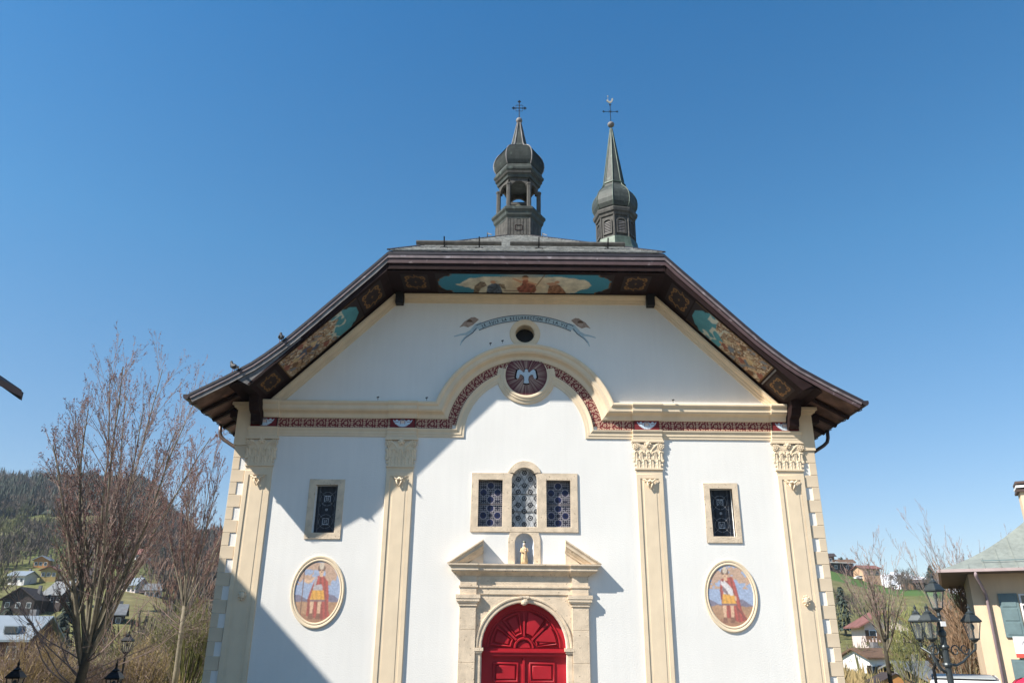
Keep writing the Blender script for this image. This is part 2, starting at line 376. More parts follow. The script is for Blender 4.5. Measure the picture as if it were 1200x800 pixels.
# painted frieze: red band, cream rosettes and scrolls, winged heads over the pilasters
def frieze_cols(s, t, wing):
    red = np.array(H(112, 32, 36)) * 1.0; cream = np.array(H(214, 178, 150)) * .85
    C = np.tile(red, (*s.shape, 1)); P_ = .33
    ph = (s / P_) % 1 - .5; dx = ph * P_; dz = (t - .5) * .235
    r = np.hypot(dx, dz); an = np.arctan2(dz, dx)
    fl = (r < .052 * (0.75 + .25 * np.cos(5 * an))) & (r > .014)
    rg = (np.abs(r - .092) < .011) & (np.sin(3 * an + 1) > -.6)
    ph2 = (s / P_) % 1; dx2 = np.minimum(ph2, 1 - ph2) * P_; r2_ = np.hypot(dx2, dz * 1.1)
    lf = ((r2_ < .045) & (np.abs(dz) > .012)) | ((dx2 < .03) & (np.abs(np.abs(dz) - .08) < .018))
    lf2 = (np.abs(dz) > .088) & (np.sin(dx * 95) > .1)
    C[fl | rg | lf | lf2] = cream
    C[(t < .04) | (t > .96)] = red * .6
    if wing is not None:
        wm = np.abs(s - wing) < .34; C[wm] = red; d = s - wing; z = (t - .5) * .235
        bl = np.array(H(205, 220, 232)) * .9
        wg = (np.abs(d) < .26) & (z < .07 - .02 * np.cos(d * 60)) & (z > -.10 + .15 * (np.abs(d) / .25) ** 2.2 + .008 * np.sin(np.abs(d) * 160)) & ~((np.abs(np.abs(d) - .058) < .010) & (z > -.03)) & ~((np.abs(z - .01 - .1 * np.abs(d)) < .005) & (np.abs(d) > .09))
        C[wm & wg] = bl; hd = np.hypot(d, z - .03) < .052; C[hd] = np.array(H(232, 205, 190)) * .85
        C[wm & (np.hypot(d, z - .062) < .045) & (z > .055)] = np.array(H(120, 110, 110))
    return C
def seg(name, x0, x1, wing):
    nn = max(8, int(abs(x1 - x0) / .013)); z0, z1 = Z0 + .235, Z0 + .485
    e = .055 if wing is not None else .0
    return paint(name, nn, 19, lambda u, v: (x0 + (x1 - x0) * u, -.025 - e, z0 + (z1 - z0) * v), lambda U, V_: frieze_cols(x0 + (x1 - x0) * U, V_, wing), CH)
rr = R0 + .36; aa = math.asin((Z0 + .36 - ZCc) / rr)
for s in (-1, 1):
    for (a, b_, wg) in ((2.93, 3.59, 3.26), (6.62, 7.28, 6.95)):
        a2, b2 = sorted((s * a, s * b_)); seg('winged_head_panel', a2, b2, s * wg)
        MB().box(a2, b2, -.079, 0, Z0 + .237, Z0 + .483).build('panel_block', M_soffit, CH)
    for (a, b_) in ((3.60, 6.61), (rr * math.cos(aa) - .02, 2.92), (7.29, 7.40)):
        a2, b2 = sorted((s * a, s * b_)); seg('painted_frieze', a2, b2, None)
nA = 360
def fr_arch(u, v):
    t = PI - aa * .93 - (PI - 2 * aa * .93) * u; r = R0 + .235 + .25 * v; return (r * math.cos(t), -.024, ZCc + r * math.sin(t))
paint('painted_arch_frieze', 460, 19, fr_arch, lambda U, V_: frieze_cols(U * rr * (PI - 2 * aa) + .1, V_, None), CH)

# dove roundel
DC = (.04, 9.19)
rd = thing('tmp', (0, 0, 0), 'x', 'x'); bpy.data.objects.remove(rd)
def clip_top(r, z_off=0): return min(1, 1)
def disc_pos(u, v):
    r = .575 * v; t = 2 * PI * u; x = DC[0] + r * math.cos(t); z = DC[1] + r * math.sin(t); return (x, -.085, z)
def disc_col(U, V_):
    t = U * 2 * PI; base = np.tile(np.array(H(92, 40, 48)), (*U.shape, 1))
    ray = np.array([[mnoise.noise(Vector((math.cos(a) * 14, math.sin(a) * 14, 1))) for a in r] for r in t]); k = np.clip((ray * 1.6 + .55) * (1.05 - V_ ** 2.2), 0, 1)[..., None]
    return base * (1 - k) + np.array(H(176, 150, 134)) * k
def dkeep(U, V_):
    x = DC[0] + .575 * V_ * np.cos(2 * PI * U); z = DC[1] + .575 * V_ * np.sin(2 * PI * U); return np.hypot(x, z - ZCc) < R0 + .50
DR = paint('dove_roundel', 181, 26, disc_pos, disc_col, CH, keep=dkeep)
pts = [(r, y) for r, y in ((.56, -.03), (.57, -.095), (.60, -.105), (.64, -.105), (.65, -.085), (.70, -.08), (.71, -.06), (.79, -.04), (.80, 0))]
ring('roundel_moulding', DC[0], DC[1], pts, M_trim, DR, a0=PI * .905, a1=PI * 2.095, n=50)
plate('roundel_back', [(DC[0] + .60 * math.cos(t), DC[1] + .60 * math.sin(t)) for t in np.linspace(PI * .84, PI * 2.16, 40)], [], -.0795, -.0, M_trim, DR)
dove = [(0, .20), (.035, .19), (.045, .15), (.04, .12), (.09, .10), (.13, .15), (.19, .19), (.24, .16), (.26, .08), (.28, -.05), (.24, -.10), (.20, -.06), (.18, .03), (.13, .03), (.07, -.02), (.055, -.12), (.075, -.22), (0, -.235)]
dv = [(DC[0] + x, DC[1] - .02 + z * .95) for x, z in dove] + [(DC[0] - x, DC[1] - .02 + z * .95) for x, z in reversed(dove[1:-1])]
dg = [(DC[0] + (x - DC[0]) * 1.17, DC[1] - .02 + (z - DC[1] + .02) * 1.14) for x, z in dv]
plate('dove_outline', dg, [], -.095, -.086, M_soffit, DR)
plate('dove', dv, [], -.12, -.0955, mat('dove_blue_white', (.52, .60, .66), .7, .1, 20), DR, bevel=.006)

# oculus
OC = ring('oculus', 0.0, 10.44, [(.265, .3), (.265, -.015), (.29, -.03), (.40, -.03), (.425, -.02), (.428, 0)], M_trim, CH, n=56)
plate('oculus_pane', ell(0, 10.44, .268, .268, 32), [], .34, .36, M_dark, OC)

# banner with its lettering and the two cherub heads
hairm = mat('cherub_hair_paint', (.14, .085, .06), .85)
blue = mat('faded_blue_paint', (.42, .53, .58), .85, .12, 15); ink = mat('dark_ink_paint', (.07, .09, .12), .9, .2, 15)
BR = 3.05; BCz = 11.0 - BR
def arcpt(x, dz): a = math.asin(x / (BR)); r = BR + dz; return (r * math.sin(a), BCz + r * math.cos(a))
xsb = np.linspace(-1.36, 1.36, 40)
BN = plate('painted_banner', [arcpt(x, .0) for x in xsb] + [arcpt(x, -.165) for x in reversed(xsb)], [], -.012, 0, blue, CH)
for dz0, dz1 in ((.012, -.008), (-.158, -.176)):
    plate('banner_edge', [arcpt(x, dz0) for x in xsb] + [arcpt(x, dz1) for x in reversed(xsb)], [], -.016, -.0125, ink, BN)
def ribbon(name, P_, wd, m, y):
    L = []; R_ = []
    for i, p in enumerate(P_):
        q0 = P_[max(i - 1, 0)]; q1 = P_[min(i + 1, len(P_) - 1)]; d = Vector((q1[0] - q0[0], q1[1] - q0[1])).normalized(); ww = wd * (1 - .75 * (i / (len(P_) - 1)) ** 2) / 2
        L.append((p[0] - d.y * ww, p[1] + d.x * ww)); R_.append((p[0] + d.y * ww, p[1] - d.x * ww))
    return plate(name, L + R_[::-1], [], y, 0, m, BN)
for s in (-1, 1):
    ribbon('ribbon_tail', [(s * 1.22, 10.74), (s * 1.38, 10.68), (s * 1.52, 10.50), (s * 1.66, 10.42), (s * 1.80, 10.40), (s * 1.98, 10.34)], .085, blue, -.010)
    ribbon('ribbon_tail', [(s * 1.30, 10.66), (s * 1.44, 10.52), (s * 1.58, 10.40), (s * 1.68, 10.30), (s * 1.76, 10.20), (s * 1.80, 10.08)], .07, blue, -.008)
    ribbon('ribbon_outline', [(s * 1.36, 10.60), (s * 1.46, 10.46), (s * 1.56, 10.38), (s * 1.66, 10.30), (s * 1.75, 10.18)], .02, ink, -.013)
    fl = mat('cherub_paint', (.36, .27, .22), .85, .2, 15) if s < 0 else MATS['cherub_paint']
    wg = [(s * x, z) for x, z in ((1.30, 10.86), (1.42, 10.93), (1.52, 10.92), (1.60, 10.86), (1.70, 10.80), (1.84, 10.62), (1.72, 10.66), (1.60, 10.62), (1.46, 10.70), (1.38, 10.78))]
    hd = plate('cherub_wings', wg, [], -.011, 0, fl, BN)
    plate('cherub_head', ell(s * 1.56, 10.74, .075, .085, 18), [], -.019, -.0115, mat('cherub_face', (.45, .34, .28), .85) if s < 0 else MATS['cherub_face'], BN)
    plate('cherub_hair', [(s * 1.56 + .085 * math.cos(t), 10.765 + .085 * math.sin(t)) for t in np.linspace(.1, PI - .1, 12)], [], -.024, -.0195, hairm, BN)
TXT = 'JE SUIS LA RESURRECTION ET LA VIE'
s0 = -1.26; s1 = 1.24; fw_ = []
for ch in TXT: fw_.append({'I': .55, ' ': .75, 'J': .7, 'E': .85, 'L': .85, 'T': .9}.get(ch, 1.0))
tot = sum(fw_); cur = 0; cache = {}
for ch, wd in zip(TXT, fw_):
    xm = s0 + (s1 - s0) * (cur + wd / 2) / tot; cur += wd
    if ch == ' ': continue
    if ch not in cache:
        cu = bpy.data.curves.new('t', 'FONT'); cu.body = ch; cu.size = .125; cu.align_x = 'CENTER'; cu.extrude = .0025; cu.offset = .0035
        to = bpy.data.objects.new('t', cu); sc.collection.objects.link(to); me = bpy.data.meshes.new_from_object(to)
        cache[ch] = ([tuple(v.co) for v in me.vertices], [tuple(p.vertices) for p in me.polygons]); bpy.data.objects.remove(to)
    a = math.asin(xm / BR); r = BR - .128
    VV = []
    for x, y, z in cache[ch][0]:
        x *= .8; VV.append(((r + y) * math.sin(a) + x * math.cos(a), -.0155 - z, BCz + (r + y) * math.cos(a) - x * math.sin(a)))
    mesh_obj('letter', VV, cache[ch][1], ink, BN)

# pilasters
def capital_mesh():
    b = MB(); z0, z1 = 6.68, 7.30
    b.lathe([(1, 0)], n=4) if False else None
    # bell, slightly flared
    for i in range(6):
        t = i / 6; t2 = (i + 1) / 6; wv = .33 + .05 * t ** 2; b.box(-wv, wv, -.10 - .05 * t ** 2, 0, z0 + (z1 - z0) * t, z0 + (z1 - z0) * t2)
    b.box(-.37, .37, -.135, 0, z0 - .045, z0)
    b.box(-.43, .43, -.20, 0, 7.36, 7.405); b.box(-.41, .41, -.175, 0, 7.405, 7.458)
    def leaf(cx, zb, h, wd, out, ny=6):
        lines = []
        for j in range(ny + 1):
            t = j / ny; wv = wd * (math.sin(PI * min(1, .25 + t * .75)) ** .6 + .1) / 2
            y = -.10 - out * (t ** 2.2) ; z = zb + h * (t if t < .85 else .85 + (.85 - t) * .6)
            if j % 2: wv *= .72
            lines.append([(cx - wv, y + .02, z), (cx - wv * .5, y - .025, z), (cx, y - .01, z), (cx + wv * .5, y - .025, z), (cx + wv, y + .02, z)])
        b.skin(lines); b.skin([[(p[0], p[1] + .025, p[2]) for p in l] for l in lines])
    for cx in (-.27, -.09, .09, .27): leaf(cx, z0 + .0, .27, .17, .07)
    for cx in (-.33, -.18, 0, .18, .33): leaf(cx, z0 + .16, .33, .15, .10)
    for s in (-1, 1):
        for k in range(26):     # volutes
            t = k / 25; an = t * 4.6 * PI; r = .10 * (1 - t) + .012; b.ball((s * (.33 + .0) + s * -r * math.cos(an), -.15 - .02 * t, 7.26 + r * math.sin(an)), .020, 6)
        b.tube([(s * .06, -.12, 7.02), (s * .10, -.14, 7.16), (s * .20, -.15, 7.27), (s * .30, -.16, 7.34)], [.02, .024, .028, .02], 6)
        b.tube([(s * .18, -.11, 6.95), (s * .17, -.15, 7.06), (s * .12, -.17, 7.09), (s * .10, -.15, 7.04)], .018, 6)
        for k in range(5): b.ball((s * (.36 + .02 * (k % 2)), -.10, 6.76 + .11 * k), .030 + .008 * (k % 2), 6, (1, 1, 1.3))
    b.ball((0, -.19, 7.31), .055, 8); 
    for k in range(6): b.ball((.07 * math.cos(k * PI / 3), -.185, 7.31 + .065 * math.sin(k * PI / 3)), .032, 6)
    for k in range(3): b.ball((.0 + .03 * (-1) ** k, -.14, 6.95 + .07 * k), .022, 6)
    return b
capb = capital_mesh(); cap_me = None; pil_mes = None
for cx in (-6.95, -3.26, 3.26, 6.95):
    pl = link(bpy.data.objects.new('pilaster', pil_mes[0]) if pil_mes else MB().box(-.35, .35, -.035, 0, ZB, 6.64).build('pilaster', M_trim), None) if pil_mes else MB().box(-.35, .35, -.035, 0, ZB, 6.64).build('pilaster', M_trim)
    pl.parent = CH; pl.location = (cx, 0, 0)
    if not pil_mes:
        fr_ = plate('panel_frame', rect(-.35, .35, -.6, 6.52), [rect(-.235, .235, -.3, 6.40)], -.055, -.035, M_trim, pl, bevel=.009)
        inn = plate('panel_field', rect(-.165, .165, -.25, 6.33), [], -.044, -.0355, M_trim, pl, bevel=.003)
        drop = MB()
        for s in (-1, 1):
            drop.tube([(0, -.09, 6.36), (s * .05, -.10, 6.30), (s * .09, -.10, 6.33), (s * .13, -.09, 6.37), (s * .19, -.08, 6.38)], [.03, .03, .024, .02, .012], 6)
            drop.tube([(s * .07, -.09, 6.30), (s * .05, -.10, 6.22), (0, -.09, 6.12)], [.025, .022, .008], 6)
        drop.ball((0, -.09, 6.33), .045, 8); dr = drop.build('leaf_drop', M_trim, pl, smooth=True)
        capb.V = [(a, b_ * .48, c) for a, b_, c in capb.V]; cp = capb.build('capital', M_trim, pl)
        pil_mes = (pl.data, fr_.data, inn.data, dr.data, cp.data)
    else:
        for nm, me in zip(('panel_frame', 'panel_field', 'leaf_drop', 'capital'), pil_mes[1:]): link(bpy.data.objects.new(nm, me), pl)
    if abs(cx) > 5:
        b = MB(); b.ball((0, -.09, 3.42), .075, 8, (1, .5, 1.2))
        for k in range(10): an = k * .7; b.ball((.085 * math.cos(an), -.09, 3.42 + .11 * math.sin(an)), .022, 6)
        b.build('shell_ornament', M_trim, pl)

# rake and top mouldings under the soffit
def rake(name, A, B, prof_, m, cutA=0, cutB=0):
    A = Vector((A[0], 0, A[1])); B = Vector((B[0], 0, B[1])); d = (B - A).normalized(); nn = Vector((d.z, 0, -d.x))
    if nn.z > 0: nn = -nn
    lines = []
    for h, p in prof_:
        lines.append([tuple(A + nn * h + d * (cutA * h) + Vector((0, -p, 0))), tuple(B + nn * h - d * (cutB * h) + Vector((0, -p, 0)))])
    b = MB(); b.skin(lines); n_ = len(lines)
    b.F.append(tuple(i * 2 for i in range(n_))); b.F.append(tuple(i * 2 + 1 for i in range(n_))); return b.build(name, m, CH)
RP = [(.0, 0), (.0, .15), (.05, .15), (.055, .125), (.09, .11), (.115, .075), (.12, .055), (.17, .05), (.175, .03), (.235, .025), (.24, 0)]
for s in (-1, 1): rake('rake_moulding', (s * 6.86, 8.40), (s * 3.70, 11.57), RP, M_trim, cutA=1.1, cutB=-.0)
rake('top_moulding', (-3.42, 11.585), (3.42, 11.585), [(h * 1.0, p) for h, p in RP], M_trim)

# ---- painted soffit boards
TB = .05
def soffit_plate(name, A, B, y0, y1, m=M_soffit, th=.06):
    d = Vector((B[0] - A[0], 0, B[1] - A[1])).normalized(); nn = Vector((-d.z, 0, d.x)); nn = nn if nn.z > 0 else -nn
    V_ = []
    for P_ in (A, B):
        for y in (y0, y1):
            for t in (0, th): V_.append((P_[0] + nn.x * t, y, P_[1] + nn.z * t))
    return mesh_obj(name, V_, [(0, 4, 6, 2), (1, 3, 7, 5), (0, 1, 5, 4), (2, 6, 7, 3), (0, 2, 3, 1), (4, 5, 7, 6)], m, CH)
soffit_plate('top_soffit', (-KX, KZ), (KX, KZ), YF + .05, 0)
rl = math.hypot(EX - KX, EZ - KZ); tx, tz = (EX - KX) / rl, (EZ - KZ) / rl
def sp3(s, t, v, off): # s side, t distance down the rake, v depth, off below the board
    nx, nz = tz, -tx
    return (s * (KX + tx * t + nx * off), v, KZ + tz * t + nz * off)
for s in (-1, 1): soffit_plate('rake_soffit', (s * (KX + .0), KZ), (s * EX, EZ), YF + .05, 0)
gold = np.array(H(168, 122, 66)) * .62; brn = np.array([.022, .011, .010])
def smooth_noise(U, V_, s, seed): return fbm(U, V_, s, seed, 3)
def cart_col(U, V_, asp, seed):
    C = np.tile(brn, (*U.shape, 1)); x = (U - .5) * 2; z = (V_ - .5) * 2
    an = np.arctan2(z, x); r = np.maximum(np.abs(x), np.abs(z)) ; rad = np.hypot(x, z)
    rr_ = .70 + .07 * np.cos(4 * an) * -1 + .05 * np.sin(8 * an + .6) + .03 * np.sin(12 * an)
    ra = (np.abs(x) ** 3.2 + np.abs(z) ** 3.2) ** (1 / 3.2)
    C[np.abs(ra - rr_) < .052] = gold
    for q in range(4):
        a0 = PI / 4 + q * PI / 2; cx, cz = .80 * math.cos(a0) * 1.18, .80 * math.sin(a0) * 1.18
        d = np.hypot(x - cx * .82, z - cz * .82); C[(np.abs(d - .12) < .045) & ((x * cx + z * cz) > .0)] = gold
    C[(np.abs(x) < .035) & (np.abs(np.abs(z) - .85) < .1)] = gold
    C[((np.abs(x) / .16 + np.abs(z) / .05) < 1) | ((np.abs(x) / .05 + np.abs(z) / .22) < 1)] = gold * .7
    return C
def soffit_paint(name, f3, u0, u1, v0, v1, colf, nu, nv, keep=None):
    return paint(name, nu, nv, lambda u, v: f3(u0 + (u1 - u0) * u, v0 + (v1 - v0) * v), colf, CH, keep, blur=1)
top3 = lambda x, y: (x, y, KZ - .012)
def panel_edge(U, V_):     # ornate end outline, in u
    zz = np.abs(V_ - .5) * 2
    return .012 + .055 * (zz > .35) * np.clip((zz - .35) / .5, 0, 1) + .018 * (zz > .72)
def heaven(U, V_):
    bl = np.array(H(60, 140, 165)); C = np.tile(bl, (*U.shape, 1)); V2 = 1 - V_      # v=0 front edge (top of picture)
    n1 = smooth_noise(U * 6, V_ * 1.4, 1.5, 1); cloud = (np.abs(U - .5) + .06 * n1) < (.40 - .17 * np.abs(V_ - .55) * 2); cloud &= (V_ > .16 + .55 * np.clip(np.abs(U - .5) - .22, 0, 1) + .05 * n1)
    cl = np.array(H(214, 208, 186)); n2 = smooth_noise(U * 10, V_ * 2.5, 2.2, 4)
    C[cloud] = (cl * (1 + .35 * n2[..., None]))[cloud]
    gk = np.clip(1.25 - np.hypot((U - .5) * 4.0, V_ - .5) * 1.7, 0, 1)[..., None] * .8; C = C * (1 - gk) + np.array(H(222, 194, 156)) * (1 + .2 * n2[..., None]) * gk
    W = lambda pts: pmask(U, V_, pts)
    rob = np.array(H(150, 88, 70)) * (1); folds = (1 + .32 * np.sin(U * 210 + V_ * 9 + 6 * n2) + .5 * n2)[..., None]
    m1 = W([(.47, .95), (.455, .72), (.485, .55), (.49, .30), (.515, .27), (.53, .42), (.56, .55), (.57, .80), (.56, .95)]); C[m1] = (rob * folds)[m1]
    fs = np.array(H(214, 160, 124)); C[np.hypot((U - .503) * 4.8, V_ - .22) < .085] = fs; C[(np.hypot((U - .503) * 4.8, V_ - .155) < .085) & (V_ < .17)] = np.array(H(90, 62, 40))
    C[W([(.49, .36), (.435, .20), (.43, .24), (.48, .46)])] = fs; C[W([(.52, .36), (.575, .50), (.57, .55), (.515, .45)])] = fs
    kn = np.array(H(88, 102, 118)); m2 = W([(.28, .98), (.29, .62), (.325, .45), (.36, .55), (.375, .98)]); C[m2] = (kn * folds)[m2]
    wg_ = np.array(H(128, 112, 92)); m3 = W([(.205, .98), (.215, .62), (.25, .40), (.275, .42), (.285, .60), (.25, .75), (.235, .98)]); C[m3] = (wg_ * folds)[m3]
    m4 = W([(.35, .50), (.385, .52), (.395, .80), (.37, .72)]); C[m4] = (wg_ * folds)[m4]; C[np.hypot((U - .322) * 4.8, V_ - .42) < .075] = fs * .9
    k2 = np.array(H(156, 112, 84)); m5 = W([(.635, .97), (.64, .60), (.665, .42), (.70, .55), (.73, .80), (.745, .97)]); C[m5] = (k2 * folds)[m5]
    m6 = W([(.62, .45), (.66, .40), (.69, .52), (.65, .60)]); C[m6] = np.array(H(196, 150, 120)); C[np.hypot((U - .683) * 4.8, V_ - .40) < .07] = fs * .8
    C[np.abs((U - .575) + (V_ - .5) * .075) < .0028] = np.array(H(120, 84, 50)); C[(np.abs(V_ - .86) < .018) & (np.abs(U - .44) < .06)] = np.array(H(84, 48, 40))
    e = panel_edge(U, V_) ; C[(U < e) | (U > 1 - e)] = brn; C[(V_ < .035) | (V_ > .965)] = brn
    g_ = ((U < e + .007) | (U > 1 - e - .007)) & (smooth_noise(U * 5, V_, 12, 9) > -.1); C[g_ & (U > e - .002) & (U < 1 - e + .002)] = gold * .8
    return C
soffit_paint('painted_heaven_panel', top3, -2.46, 2.40, YF + .14, -.16, heaven, 330, 52)
for s in (-1, 1):
    a, b_ = sorted((s * 2.66, s * 3.40)); soffit_paint('gilt_cartouche', top3, a, b_, YF + .22, -.36, lambda U, V_: cart_col(U, V_, 1, 1), 60, 60)
def earth(seed):
    def f(U, V_):       # u: 0 top of rake .. 1 bottom
        bl = np.array(H(82, 150, 160)); n1 = smooth_noise(U * 3, V_ * 1.3, 1.6, seed); n2 = smooth_noise(U * 4 + V_ * 3, V_ * 2 - U, 5, seed + 3)
        C = np.tile(bl, (*U.shape, 1)) * (1 + .25 * n1[..., None])
        pal = [H(196, 178, 146), H(150, 112, 82), H(206, 192, 166), H(112, 84, 66), H(178, 146, 108), H(128, 132, 136)]
        n3 = smooth_noise(U * 5 + V_ * 1.5, V_ * 1.2 - U, 2.6, seed + 5); ix = np.clip(((n3 + .6) * 5).astype(int), 0, 5); body = np.array(pal)[ix] * (1 + .5 * n2[..., None])
        m_ = U > .36 + .16 * n1 + .10 * (V_ - .5); C[m_] = body[m_]
        wc = (U > .20) & (U < .46) & (np.abs(n1) < .10); C[wc] = np.array(H(200, 205, 190))
        rnd = np.random.default_rng(seed)
        if seed == 11:
            mm = pmask(U, V_, [(.55, .62), (.62, .36), (.72, .30), (.80, .38), (.88, .62), (.80, .60), (.70, .55), (.62, .68)]); C[mm] = np.array(H(84, 92, 112)) * (1 + .4 * n2[..., None])[mm] if False else (np.array(H(84, 92, 112)) * (1 + .4 * n2[..., None]))[mm]
        for k in range(9):
            cu_, cv = .44 + .055 * k + .02 * rnd.standard_normal(), .5 + .22 * rnd.standard_normal()
            d = np.hypot((U - cu_) * 2.3, V_ - cv); rb = pmask(U, V_, [(cu_ - .005, cv), (cu_ + .075, cv - .13), (cu_ + .10, cv + .02), (cu_ + .07, cv + .13)]); C[rb] = np.array([H(150, 96, 80), H(116, 124, 134), H(196, 172, 130), H(126, 92, 66)][k % 4]) * (1 + .5 * n2[rb][:, None]); C[d < .045] = np.array(H(206, 168, 134))
        ln = np.abs(((n2 * 4) % 1) - .5) < .05; C[ln & m_] = C[ln & m_] * .6
        e = .04 + .10 * np.clip((np.abs(V_ - .5) * 2 - .3) / .6, 0, 1) + .03 * (np.abs(V_ - .5) > .38)
        C[U < e] = brn; C[(U > .985) | (V_ < .03) | (V_ > .97)] = np.array(H(150, 110, 60)) * .5
        return C
    return f
for s, sd in ((-1, 11), (1, 12)):
    f3 = (lambda s_: lambda t, v: sp3(s_, t, v, .012))(s)
    soffit_paint('painted_scene_panel', f3, 1.08, 3.70, YF + .12, -.19, earth(sd), 190, 60)
    soffit_paint('gilt_cartouche', f3, .26, 1.04, YF + .20, -.30, lambda U, V_: cart_col(U, V_, 1, 1), 60, 60)
    soffit_paint('gilt_cartouche', f3, 3.84, 4.46, YF + .28, -.36, lambda U, V_: cart_col(U, V_, 1, 2), 56, 56)
    b = MB(); b.skin([[sp3(s, 3.75, YF + .1, .0), sp3(s, 3.75, -.28, .0)], [sp3(s, 3.75, YF + .1, .03), sp3(s, 3.75, -.28, .03)], [sp3(s, 3.79, YF + .1, .03), sp3(s, 3.79, -.28, .03)], [sp3(s, 3.79, YF + .1, 0), sp3(s, 3.79, -.28, 0)]]); b.build('soffit_batten', M_raw if s > 0 else M_soffit, CH)

# front roof edge: curved top line (mean of both sides)
TOPL = [(3.71, 12.17), (4.32, 11.54), (5.01, 10.84), (5.69, 10.14), (6.15, 9.68), (6.6, 9.28), (7.0, 8.97), (7.67, 8.56), (8.45, 8.125)]
def roof_z(x):
    return float(np.interp(abs(x), [p[0] for p in TOPL], [p[1] for p in TOPL]))
xs_t = [3.71, 4.2, 4.7, 5.2, 5.7, 6.1, 6.4, 6.7, 7.0, 7.3, 7.6, 7.9, 8.2, 8.45]
def offs(x, h):     # point h below the top line, perpendicular
    z = roof_z(x); dz = (roof_z(min(x + .15, 8.45)) - roof_z(max(x - .15, 3.71))) / (min(x + .15, 8.45) - max(x - .15, 3.71)); l = math.hypot(1, dz)
    return (x + h * dz / l, z - h / l)
for s in (-1, 1):
    def bandm(name, h0, h1, y0, y1, m):
        fr = [offs(x, h0) for x in xs_t]; bk = [offs(x, h1) for x in xs_t]
        # mitre at the top kink
        fr[0] = (3.71 + h0 * .085, 12.17 - h0 / .707); bk[0] = (3.71 + h1 * .085, 12.17 - h1 / .707)
        b = MB(); b.skin([[(s * x, y0, z) for x, z in fr], [(s * x, y0, z) for x, z in bk], [(s * x, y1, z) for x, z in bk], [(s * x, y1, z) for x, z in fr], [(s * x, y0, z) for x, z in fr]])
        n_ = len(fr); b.F.append((n_ - 1, 2 * n_ - 1, 3 * n_ - 1, 4 * n_ - 1)); return b.build(name, m, CH)
    bandm('roof_edge', 0, .06, YF - .024, YF + .25, M_edge)
    bandm('fascia_board', .068, .131, YF - .012, YF + .02, M_fasc2)
    bandm('fascia_board', .145, .23, YF + .012, YF + .045, M_fascia if s > 0 else M_raw)  # left board gets a paler colour in place of the sun on it
    # wedge board, coloured sunlit-pale at the lower left, between the straight soffit and the flared eave
    for x_a, x_b, t_a, t_b, wm_ in ((3.72, 5.9, 0.0, 2.95, M_soffit), (5.9, 7.45, 2.95, rl, M_raw if s < 0 else M_soffit)):
        up_ = [offs(x, .15) for x in np.linspace(x_a, x_b, 9)]; up_[0] = (max(3.735, up_[0][0]), up_[0][1]) if x_a < 4 else up_[0]
        lo = [(3.74 + tx * t, KZ + tz * t) for t in np.linspace(t_a, t_b, 9)]
        plate('wedge_board', [(s * x, z) for x, z in (up_ + lo[::-1])], [], YF + .052, YF + .085, wm_, CH)
# top (horizontal) fascia
for h0, h1, y0, y1, m, nm in ((0, .085, YF - .024, YF + .25, M_edge, 'roof_edge'), (.10, .185, YF - .012, YF + .02, M_fasc2, 'fascia_board'), (.205, .325, YF + .012, YF + .045, M_fascia, 'fascia_board')):
    a0, a1 = 3.709 + .06 * h0, 3.709 + .06 * h1
    plate(nm, [(-a0, 12.17 - h0), (a0, 12.17 - h0), (a1, 12.17 - h1), (-a1, 12.17 - h1)], [], y0, y1, m, CH)
plate('soffit_rise', rect(-3.72, 3.72, KZ + .003, 12.05), [], YF + .05, YF + .085, M_soffit, CH)
for s in (-1, 1):       # brackets under the kinks and consoles at the foot of the rake
    MB().box(*sorted((s * 3.44, s * 3.66)), -.22, 0, 11.26, KZ - .005).build('kink_bracket', M_dark, CH, bevel=.01)
    b = MB(); cs = [(-.62, 8.40), (-.60, 8.20), (-.50, 8.02), (-.34, 7.95), (-.30, 7.78), (-.16, 7.72), (-.0, 7.76), (0, 8.40)]
    for xx in (6.99, 7.24):
        pass
    l0 = [(s * 6.995, y, z) for y, z in cs]; l1 = [(s * 7.25, y, z) for y, z in cs]
    b.skin([l0, l1]); b.F += [tuple(range(len(cs))), tuple(range(len(cs), 2 * len(cs)))]
    b.build('console', M_soffit, CH)
    # boxed foot of the rake soffit
    b = MB(); x0, x1 = 6.98, 7.42
    ft = [(x0, EZ + .0), (x1, EZ + .10), (x1 + .08, roof_z(x1) - .36), (x0 - .3, EZ + .55)]
    l0 = [(s * x, YF + .09, z) for x, z in ft]; l1 = [(s * x, -.02, z) for x, z in ft]
    b.skin([l0 + l0[:1], l1 + l1[:1]]); b.F += [(0, 1, 2, 3), (5, 6, 7, 8)]; b.build('soffit_foot', M_soffit, CH)

